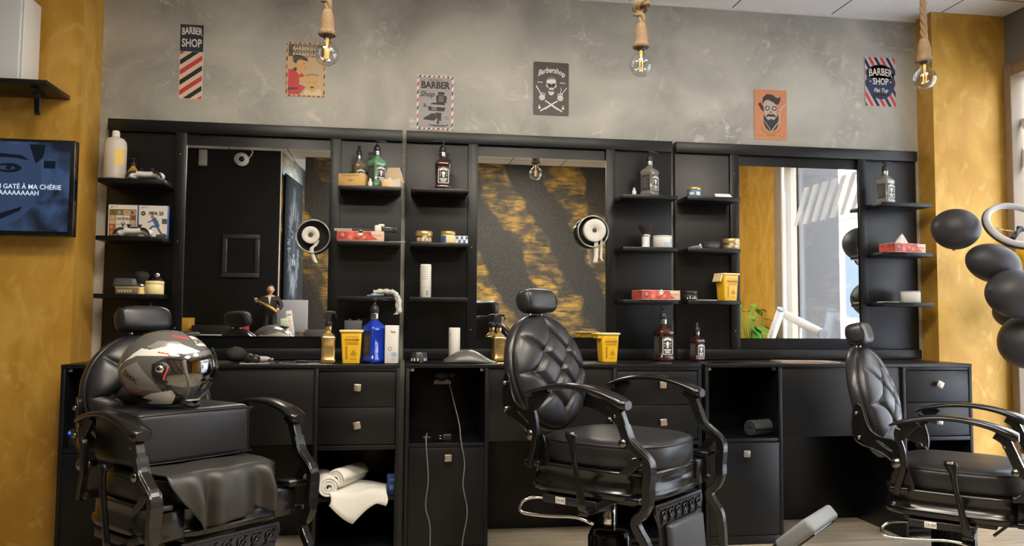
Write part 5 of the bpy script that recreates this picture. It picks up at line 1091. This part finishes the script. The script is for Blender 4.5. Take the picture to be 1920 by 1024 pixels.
# ------------------------------------------------------------------ inside the counters
def spiral_towel(label,px,Y,z,r,L,rot,m,tiltz=0):
    t=thing('rolled_towel',label,'towel',(XA(px,Y,z+r),Y,z+r),rot,'rolled towels'); bm=B()
    pts=[(r*(1-.9*k/70)*math.cos(.0+k*.30),r*(1-.9*k/70)*math.sin(k*.30)) for k in range(64)]
    o=strip(pts,.0058); n=len(pts)
    V=[]; 
    for yy in (-L/2,-L/2+.01,0,L/2-.01,L/2):
        V.append([(x*(.97 if abs(yy)>L/2-.005 else 1),yy,zz*(.97 if abs(yy)>L/2-.005 else 1)) for x,zz in o])
    fs=[];vs=[p for r_ in V for p in r_]; N=len(o)
    for i in range(len(V)-1):
        for j in range(N): k=(j+1)%N; fs.append((i*N+j,i*N+k,(i+1)*N+k,(i+1)*N+j))
    for base in (0,(len(V)-1)*N):
        for j in range(n-1): fs.append((base+j,base+j+1,base+N-2-j,base+N-1-j))
    raw(bm,vs,fs,None,0,True); ob('towel_roll',bm,m,t); return t
spiral_towel('rolled white towel at the left of the open shelf',610,-.30,.2815,.048,.22,12,TOWEL)
t_=spiral_towel('rolled white towel lying over the folded one, middle of the open shelf',652,-.27,.312,.046,.22,-28,TOWEL)
spiral_towel('rolled dark grey towel in the right counter cubby',1428,-.30,.5245,.040,.17,-70,DTOWEL)
bm=B(); vs=[];fs=[]; NS,NT=26,22
for i in range(NS+1):
    for j in range(NT+1):
        s,q=i/NS,j/NT; x=-.12+.26*s; y=.09-.21*q; z=.012+.012*math.sin(s*7+q*3)*q+.022*math.sin(s*PI)*(1-q)
        front=.05+.09*max(0,1-abs(s-.42)/.42)
        if y<-.085: d=(-.085-y)/.035; z-=front*d*.9; y=-.085-.02*d; x+=.01*math.sin(d*3)
        vs.append((x+q*.0,y,z))
for i in range(NS):
    for j in range(NT): p=i*(NT+1)+j; fs.append((p,p+NT+1,p+NT+2,p+1))
raw(bm,vs,fs,None,0,True); o=ob('folded_towel',bm,TOWEL,None,(XA(668,-.32,.30),-.32,.283)); so=o.modifiers.new('s','SOLIDIFY'); so.thickness=.012; so.offset=1; tag(o,'loosely folded white towel with a corner hanging off the open shelf','towel')
# hair dryer with grey label, plugs and cords
t=thing('hair_dryer','black hair dryer with a grey label hanging in the middle counter cubby','hair dryer',(XA(828,-.2,.80),-.2,.84))
bm=B(); ell(bm,(0,0,-.005),(.055,.04,.034),e=.9); ell(bm,(.05,0,.0),(.035,.035,.03)); ob('body',bm,mat('faint_black',(.012,.012,.015),.5),t); bm=B(); prism(bm,[(-.042,-.048),(.044,-.048),(.044,-.034),(.026,-.022),(.010,-.032),(-.012,-.032),(-.026,-.022),(-.042,-.034)],0,.003,T(0,-.045,0)@F); ob('label',bm,mat('grey_label',(.25,.24,.21),.6),t)
bm=B(); cyl(bm,(0,0,.02),(0,0,.04),.006); ob('hook',bm,STEEL,t)
CORD=mat('grey_cord',(.20,.19,.17),.45)
def cord(label,pts,px0,gp='cords hanging over the counter door'):
    P=[]
    for u,v,Y in pts: P.append(tuple(at(u,v,Y)))
    bm=B(); tube(bm,cr(P,6),.0028,8); tag(ob('cord',bm,CORD),label,'cord',gp)
cord('grey cord hanging straight from the plug, left of the square door knob',[(801,812,-.30),(799,822,-.405),(800,850,-.408),(803,900,-.408),(798,950,-.408),(806,985,-.408),(806,1040,-.408)],0)
cord('long grey cord from the hair dryer, right of the square door knob',[(842,716,-.22),(850,750,-.25),(861,795,-.38),(864,825,-.408),(871,870,-.408),(868,910,-.408),(876,960,-.408),(868,1010,-.408),(866,1040,-.408)],0)
t=thing('power_plug','black two pin power plug lying on the middle cubby floor','plug',(XA(830,-.33,.54),-.33,.525)); bm=B(); box(bm,(.02,0,.018),(.045,.034,.034),.006); ob('plug_body',bm,PLB,t)
for y in (-.009,.009): bm=B(); cyl(bm,(-.022,y,.018+y*.6),(.0,y,.018+y*.6),.0024,8); ob('pin',bm,CHROME,t)
t=thing('cable_plug','small dark plug at the end of the cord in the middle cubby','plug',(XA(800,-.30,.54),-.30,.525)); bm=B(); box(bm,(0,0,.010),(.04,.024,.020),.005); ob('plug_body',bm,PLB,t)
t=thing('game_console_light','small blue glowing indicator light inside the far left cubby','indicator light',tuple(at(130,812,-.33))); bm=B(); lathe(bm,[(.007,0),(.007,.004),(.004,.007)],16,RX(90)); ob('lens',bm,mat('blue_led',(.02,.05,.3),.3,emit=(.02,.11,1.0),es=1.6),t); bm=B(); bx(bm,-.012,.02,.001,.12,-.062,.015,.003); ob('housing',bm,PLB,t)
# ------------------------------------------------------------------ balloons and ring light on the right
def balloon(label,px,py,Y,rx,rz,rot,m=BALLOON,dxr=0):
    p=at(px,py,Y); t=thing('balloon',label,'balloon',tuple(p),0,'balloon garland on the right'); t.rotation_euler=(0,R(rot),0)
    bm=B(); lathe(bm,[(max(.002,rx*math.sin(PI*k/26)*(1-.10*(k/26)**3 if k<22 else 1-.10*(k/26)**3)),rz*(-math.cos(PI*(26-k)/26))) for k in range(0,27)],40); ob('skin',bm,m,t)
    bm=B(); lathe(bm,[(.004,-rz*.985),(.006,-rz*1.01),(.003,-rz*1.03),(.009,-rz*1.06)],12); ob('knot',bm,m,t)
balloon('black balloon farthest left of the garland, left of the ring light',1792,430,-.42,.121,.108,8)
balloon('long black balloon just below the ring light, second from the left',1862,494,-.46,.103,.148,105)
balloon('black balloon in the middle of the garland, below the long one',1905,551,-.60,.126,.152,95)
balloon('black balloon mostly hidden between the third and lowest balloons',1897,585,-.27,.09,.10,90)
balloon('lowest black balloon at the right edge of the photo',1930,640,-.50,.145,.155,60)
balloon('gold balloon peeking out behind the black ones at the photo edge',1935,492,-.20,.10,.12,0,mat('gold_latex',(.75,.45,.02),.3))
p=at(1906,422,-.60); t=thing('ring_light','grey ring light with a phone clamp, tilted upward above the balloons','ring light',tuple(p)); M=RZ(-12)@RX(-38)
bm=B(); Rr=.141; tube(bm,[(Rr*math.cos(q),0,Rr*math.sin(q)) for q in [k*PI/36 for k in range(72)]],.016,14,M,closed=True,flat=1.0); ob('ring_diffuser',bm,mat('ring_diffuser',(.42,.41,.42),.35),t)
bm=B(); tube(bm,[((Rr+.012)*math.cos(q),.010,(Rr+.012)*math.sin(q)) for q in [k*PI/36 for k in range(72)]],.009,10,M,closed=True); ob('ring_housing',bm,PLB,t)
bm=B(); cyl(bm,(-.060,-.008,-.105),(-.005,-.012,-.045),.012,12,m=M); box(bm,(-.0,-.012,-.04),(.03,.02,.03),.004,M); ob('phone_clamp',bm,PLB,t); bm=B(); tube(bm,[(-.13,0,-.02),(-.02,-.01,-.06),(.10,0,-.10)],.0025,6,M); tube(bm,cr([(.0,-.01,-.03),(.03,-.01,-.035),(.05,-.005,-.07),(.07,0,-.11)],5),.006,8,M); ob('clamp_arm',bm,CHROME,t)
bm=B(); tube(bm,[(.132,.0,-.03),(.17,.02,-.2),(.17,.02,-.6),(.17,.02,-p.z+.03)],.010,10); ob('stand_pole',bm,PLB,t)
for k in range(3): q=k*2*PI/3+.5; bm=B(); tube(bm,[(.17,.02,-p.z+.25),(.17+.26*math.cos(q),.02+.26*math.sin(q),-p.z+.012)],.008,8); ob('tripod_leg',bm,PLB,t)
# ------------------------------------------------------------------ what the mirrors show: the reception desk opposite
DZ=.905
t=thing('reception_desk','black reception desk against the black wall, seen in the left mirror','desk',(-.35,-4.3,0)); bm=B(); bx(bm,-1.0,.98,-.29,.27,DZ-.04,DZ,.003); ob('desk_top',bm,BLACK,t); bm=B(); bx(bm,-.98,.96,-.27,.2,0,DZ-.04,.003); ob('front_panel',bm,BLACK,t)
def vr(u,v,d): p=at(u,v,d); return (p.x,-p.y,p.z)
p0=vr(417,438,4.58); p1=vr(485,521,4.58)
t=thing('picture_frame','empty black picture frame hanging on the black wall, seen in the left mirror','picture frame',((p0[0]+p1[0])/2,-4.595,(p0[2]+p1[2])/2)); w_,h_=abs(p1[0]-p0[0])/2,abs(p0[2]-p1[2])/2
for n,q in (('top_rail',(-w_,w_,0,.03,h_-.05,h_)),('bottom_rail',(-w_,w_,0,.03,-h_,-h_+.05)),('side_rail',(-w_,-w_+.05,0,.03,-h_+.05,h_-.05)),('side_rail',(w_-.05,w_,0,.03,-h_+.05,h_-.05))): bm=B(); bx(bm,*q,.008); ob(n,bm,mat('satin_black_frame',(.03,.03,.033),.3),t)
bm=B(); bx(bm,-w_+.05,w_-.05,0,.008,-h_+.05,h_-.05); ob('backing',bm,BLACK,t)
pc=vr(452,298,4.5); t=thing('security_camera','white round security camera on the black wall, seen in the left mirror','camera',(pc[0],-4.6,pc[2]))
bm=B(); ell(bm,(0,.09,0),(.078,.085,.072),RZ(0)); ob('dome',bm,WHITE,t); bm=B(); ell(bm,(.015,.165,-.01),(.03,.022,.03)); ob('lens',bm,PLB,t); bm=B(); cyl(bm,(0,0,0),(0,.05,0),.05,20); ob('base',bm,WHITE,t); bm=B(); tube(bm,cr([(.07,.06,.02),(.10,.03,.10),(.02,.015,.16),(-.2,.015,.18),(-.35,.015,.23)],6),.007,8); ob('cable',bm,WHITE,t)
t=thing('junction_box','pale grey junction box high on the black wall, seen in the left mirror','junction box',(pc[0]-.41,-4.6,2.83)); bm=B(); bx(bm,-.04,.04,0,.05,-.09,.08,.004); ob('cover',bm,mat('junction_grey',(.4,.38,.33),.5),t)
t=carton('desk_box','black office tray with white papers on the reception desk',400,-4.25,DZ,.36,.26,.03,PLB); t['category']='tray'; t.location=(vr(400,628,4.25)[0],-4.25,DZ); 
bm=B(); bx(bm,-.17,.15,-.12,.12,.030,.038); ob('papers',bm,PAPER,t); bm=B(); bx(bm,-.19,.17,-.12,.12,.045,.13,.006); ob('drawer',bm,PLB,t); bm=B(); bx(bm,-.18,.16,-.11,.11,.038,.045); ob('spacer',bm,PLB,t)
x_=vr(455,600,4.25)[0]
t=thing('soda_bottle','small clear bottle with red cap on the reception desk','bottle',(x_,-4.35,DZ)); bm=B(); lathe(bm,[(.04,0),(.045,.01),(.045,.12),(.04,.16),(.018,.21),(.016,.22)],24); ob('body',bm,mat('soda_clear',(.5,.42,.38),.2),t); bm=B(); lathe(bm,[(.019,.215),(.02,.22),(.02,.255),(.017,.26)],20); ob('cap',bm,RED,t); bm=B(); lathe(bm,[(.0455,.06),(.0458,.062),(.0458,.115),(.0455,.117)],24); ob('label',bm,RED,t)
t=thing('gold_box','gold cardboard box at the left end of the reception desk','box',(vr(349,610,4.3)[0],-4.3,DZ)); bm=B(); bx(bm,-.055,.055,-.1,.1,0,.205,.003); ob('carton',bm,mat('gold_card',(.5,.28,.04),.4),t)
def leaning(label,u,v,h,w,m,rot,mk,mm): 
    t=thing('leaflet_holder',label,'leaflet',(vr(u,v,4.2)[0],-4.17,DZ),180,'leaflets on the reception desk'); t.rotation_euler=(R(-6),R(rot),PI); bm=B(); bx(bm,-w/2,w/2,0,.008,0,h,.002); ob('board',bm,m,t)
    bm=B(); mk(bm,w,h,T(0,-.0003,0)@F); ob('printed_marks',bm,mm,t)
leaning('pale green leaflet leaning on the reception desk',537,628,.21,.075,mat('leaflet_green',(.6,.66,.52),.5),8,lambda a,w,h,G:[rect(a,-w*.4,w*.4,h*(.1+.08*k),h*(.13+.08*k),0,G) for k in range(10)],mat('print_green',(.25,.5,.2),.5))
leaning('tall white leaflet with red heading leaning on the reception desk',548,628,.29,.06,PAPER,9,lambda a,w,h,G:[rect(a,-w*.35,w*.35,h*.82,h*.88,0,G),[rect(a,-w*.35,w*.35,h*(.1+.06*k),h*(.115+.06*k),0,G) for k in range(10)]],mat('print_redgrey',(.5,.25,.22),.5))
t=thing('monitor','grey monitor back standing on the reception desk','monitor',(vr(547,600,4.4)[0],-4.42,DZ)); bm=B(); bx(bm,-.16,.16,-.02,.02,.06,.40,.005); ob('panel',bm,mat('monitor_grey',(.32,.32,.34),.5),t); bm=B(); bx(bm,-.02,.02,-.015,.015,0,.08); bx(bm,-.1,.1,-.07,.07,0,.01,.003); ob('stand',bm,PLB,t)
t=thing('desk_phone','small dark box at the right end of the reception desk','box',(vr(596,628,4.25)[0]+.0,-4.2,DZ)); bm=B(); bx(bm,-.12,.10,-.08,.08,0,.09,.006); ob('case',bm,PLG,t); t['category']='case'
t=thing('pump_dispenser','small clear hand pump bottle beside the figurine','bottle',(vr(518,612,4.2)[0],-4.09,DZ)); bm=B(); lathe(bm,[(.03,0),(.032,.005),(.032,.05),(.012,.07),(.012,.08)],20); ob('body',bm,CLR,t); bm=B(); lathe(bm,[(.016,.078),(.016,.095),(.004,.098),(.004,.13),(.010,.132),(.010,.142)],16); ob('nozzle',bm,WHITE,t)
bm=B(); ell(bm,(0,0,.014),(.08,.05,.014)); o=ob('leather_glove',bm,mat('tan_leather',(.35,.2,.08),.5)); o.location=(vr(480,628,4.2)[0],-4.15,DZ); tag(o,'small tan leather pouch lying beside the figurine','pouch')
# figurine: smiling man in a black suit holding a bottle like a guitar
def figurine():
    X=vr(505,620,4.2)[0]; t=thing('figurine','tall figurine of a moustached man in a black suit holding a long gold bottle','figurine',(X,-4.2,DZ),180)
    # front is -y in local space
    def skin(name,pts,edges,rad,m,sub=1):
        me=bpy.data.meshes.new(name); me.from_pydata(pts,edges,[]); o=bpy.data.objects.new(name,me); COL.objects.link(o); o.parent=t; me.materials.append(m)
        o.modifiers.new('k','SKIN'); 
        if not me.skin_vertices: bpy.context.view_layer.update()
        for i,r in enumerate(rad): me.skin_vertices[0].data[i].radius=(r if isinstance(r,tuple) else (r,r))
        me.skin_vertices[0].data[0].use_root=True; s=o.modifiers.new('s','SUBSURF'); s.levels=s.render_levels=sub; return o
    pts=[(0,0,.26),(0,0,.32),(0,0,.40),(0,0,.44),(0,-.004,.455), (-.03,0,.24),(-.04,0,.13),(-.045,0,.02),(-.045,-.035,.012),(.03,0,.24),(.04,0,.13),(.045,0,.02),(.045,-.035,.012),(-.07,0,.405),(-.115,-.01,.335),(-.075,-.075,.285),(.07,0,.405),(.12,-.02,.345),(.13,-.085,.395)]
    ed=[(0,1),(1,2),(2,3),(3,4),(0,5),(5,6),(6,7),(7,8),(0,9),(9,10),(10,11),(11,12),(2,13),(13,14),(14,15),(2,16),(16,17),(17,18)]
    rad=[(.055,.042),(.058,.045),(.062,.042),.024,.022,.032,.024,.018,.014,.032,.024,.018,.014,.028,.023,.016,.028,.023,.016]
    body=skin('body',pts,ed,rad,SKIN)
    pc_=[pts[i] for i in (0,1,2,5,6,7,9,10,11,13,14,16,17)]+[(-.085,-.062,.292),(.128,-.07,.385)]
    e2=[(0,1),(1,2),(0,3),(3,4),(4,5),(0,6),(6,7),(7,8),(2,9),(9,10),(2,11),(11,12),(10,13),(12,14)]
    skin('suit',pc_,e2,[(.064,.05),(.066,.052),(.07,.05),.040,.031,.026,.040,.031,.026,.036,.030,.036,.030,.022,.022],SUIT)
    bm=B(); ell(bm,(0,-.004,.500),(.034,.036,.045),su=24,sv=16); ell(bm,(0,-.042,.496),(.007,.010,.008),su=10,sv=8)
    for s in (-1,1): ell(bm,(s*.035,0,.498),(.006,.009,.012),su=10,sv=8)
    ob('head',bm,SKIN,body)
    bm=B(); ell(bm,(0,.006,.518),(.037,.038,.034),su=24,sv=14); bmesh.ops.delete(bm,geom=[v for v in bm.verts if v.co.y<-.02 and v.co.z<.53],context='VERTS'); ob('hair',bm,BLK,body,recalc=False)
    bm=B(); 
    for s in (-1,1): ell(bm,(s*.012,-.040,.486),(.013,.005,.004),RY(0),su=12,sv=6)
    ob('moustache',bm,BLK,body)
    for s in (-1,1): bm=B(); ell(bm,(s*.012,-.036,.508),(.005,.003,.003),su=10,sv=6); ob('eye',bm,BLK,body)
    bm=B(); ell(bm,(0,-.036,.475),(.010,.004,.003),su=10,sv=6); ob('mouth',bm,RED,body)
    bm=B(); prism(bm,[(-.016,.43),(.016,.43),(0,.34)],0,.006,T(0,-.050,0)@F); ob('shirt_front',bm,INK,body)
    for cx,cz,sg in ((-.070,.285,-1),(.130,.400,1)):
        bm=B(); ell(bm,(cx,-.085,cz),(.016,.010,.013),su=14,sv=8)
        for k in range(4): tube(bm,[(cx+sg*(-.009+.006*k),-.090,cz+.008),(cx+sg*(-.008+.006*k),-.106,cz+.004-.001*k),(cx+sg*(-.008+.006*k),-.107,cz-.008)],[.0036,.0033,.0028],6)
        tube(bm,[(cx-sg*.014,-.085,cz),(cx-sg*.020,-.097,cz+.006)],.0036,6); ob('hand',bm,SKIN,body)
    bm=B(); tube(bm,[(-.085,-.094,.270),(-.02,-.094,.312),(.03,-.094,.340),(.09,-.094,.375),(.165,-.094,.420)],[.017,.018,.016,.008,.007],14); b=ob('held_bottle',bm,GOLD); b.parent=None
    b.matrix_world=T(X,-4.2,DZ)@RZ(180); tag(b,'long gold bottle held across the chest by the suited figurine','bottle')
figurine()
# lion painting on the side wall next to the gold paint
t=thing('lion_painting','tall glass panel with a white lion head drawing, seen in the left mirror','painting',(.296,-5.08,1.75)); t.rotation_euler=(0,0,R(96))
M=F; bm=B(); bx(bm,-.40,.44,-.0,.012,-.95,.95,.003); ob('panel',bm,mat('black_panel_matte',(.004,.004,.004),.8,spec=.05),t)
rng=random.Random(11); bm=B()
for k in range(240):
    q=rng.uniform(0,2*PI); r0=rng.uniform(.5,.8); r1=r0+rng.uniform(.15,.45); sx,sz=.27,.56
    a,b_,c_=[(sx*r*math.cos(q+dq),.18+sz*r*math.sin(q+dq)) for r,dq in ((r0,0),((r0+r1)/2,.05),(r1,.02))]
    if abs(c_[0])<.38 and abs(c_[1])<.9: ln(bm,[a,b_,c_],rng.uniform(.003,.009),.001,M)
for s in (-1,1): ln(bm,[(s*.03,.30),(s*.07,.35),(s*.11,.33)],.012,.001,M); disc(bm,s*.07,.28,.025,.018,.001,M); ln(bm,[(s*.03,.26),(s*.035,.14),(s*.05,.06)],.010,.001,M); ln(bm,[(0,.02),(s*.04,-.02),(s*.09,.0)],.010,.001,M); disc(bm,s*.05,.0,.04,.045,.001,M,0,16)
poly(bm,[(-.035,.09),(.035,.09),(.015,.04),(-.015,.04)],.0015,M)
for k in range(50): x=rng.uniform(-.1,.1); ln(bm,[(x,-.12-abs(x)),(x*.8,-.3+rng.uniform(-.1,.1))],.005,.001,M)
ob('lion_drawing',bm,mat('chalk_white',(.22,.22,.22),.8,spec=.1),t)
# plant and white tubes near the shop window (seen in the right mirror)
p=vr(1415,610,2.9) if False else None
t=thing('potted_plant','leafy green plant in a dark pot by the ochre wall, seen in the right mirror','plant',(4.74,-2.78,0)); bm=B(); lathe(bm,[(.13,0),(.15,.02),(.19,.38),(.20,.40),(.17,.40),(.165,.37)],28); ob('pot',bm,PLG,t); bm=B(); lathe(bm,[(.001,.365),(.168,.366)],20); ob('soil',bm,mat('soil',(.05,.03,.02),.95),t)
rng=random.Random(4)
for k in range(26):
    a=rng.uniform(0,2*PI); H=rng.uniform(.9,1.30); rr=rng.uniform(.03,.19); tip=Vector((rr*math.cos(a),rr*math.sin(a),H))
    bm=B(); tube(bm,[(0,0,.36),(tip.x*.3,tip.y*.3,H*.75),tuple(tip)],[.006,.005,.003],5,None,0)
    L_=min(rng.uniform(.14,.20),(.21-tip.x)/max(.3,math.cos(a)) if math.cos(a)>0 else 1); w_=L_*.45; dn=rng.uniform(-.5,.3); n=10
    rows=[]
    for j in range(n+1):
        s=j/n; r=L_*s; ww=w_*math.sin(PI*min(1,s*1.02+.02))**.8*.5; cx,cy=tip.x+r*math.cos(a),tip.y+r*math.sin(a); cz=H+dn*r-1.6*r*r
        rows.append([(cx-ww*math.sin(a),cy+ww*math.cos(a),cz+ww*.25),(cx,cy,cz),(cx+ww*math.sin(a),cy-ww*math.cos(a),cz+ww*.25)])
    vs=[q for r_ in rows for q in r_]; fs=[]
    for j in range(n):
        for i in range(2): q=j*3+i; fs.append((q,q+1,q+4,q+3))
    raw(bm,vs,fs,None,0,True); ob('leaf',bm,LEAF,t,recalc=False)
for lab,a,b in (('white tube leaning beside the plant, seen in the right mirror',(4.76,-2.50,.85),(4.80,-2.30,1.22)),('white tube leaning across the shop window, seen in the right mirror',(4.80,-2.2,1.17),(4.80,-1.62,1.02))):
    va,vb=Vector(a),Vector(b)
    t=thing('white_tube',lab,'lamp',a,0,'white tubes'); d=vb-va  # plain white tubes of unknown use, not lit
    bm=B(); tube(bm,[(0,0,0),tuple(d)],.035,16); ob('tube',bm,WHITE,t); bm=B(); tube(bm,[tuple(d*.98),tuple(d*1.02)],.037,16); ob('end_cap',bm,mat('cap_grey',(.3,.3,.3),.4),t)
    bm=B(); tube(bm,[tuple(d*.4),(d.x*.4,d.y*.4,-a[2]+.01)],.012,8); lathe(bm,[(.14,0),(.14,.012),(.02,.02)],24,T(d.x*.4,d.y*.4,-a[2])); ob('stand',bm,WHITE,t)
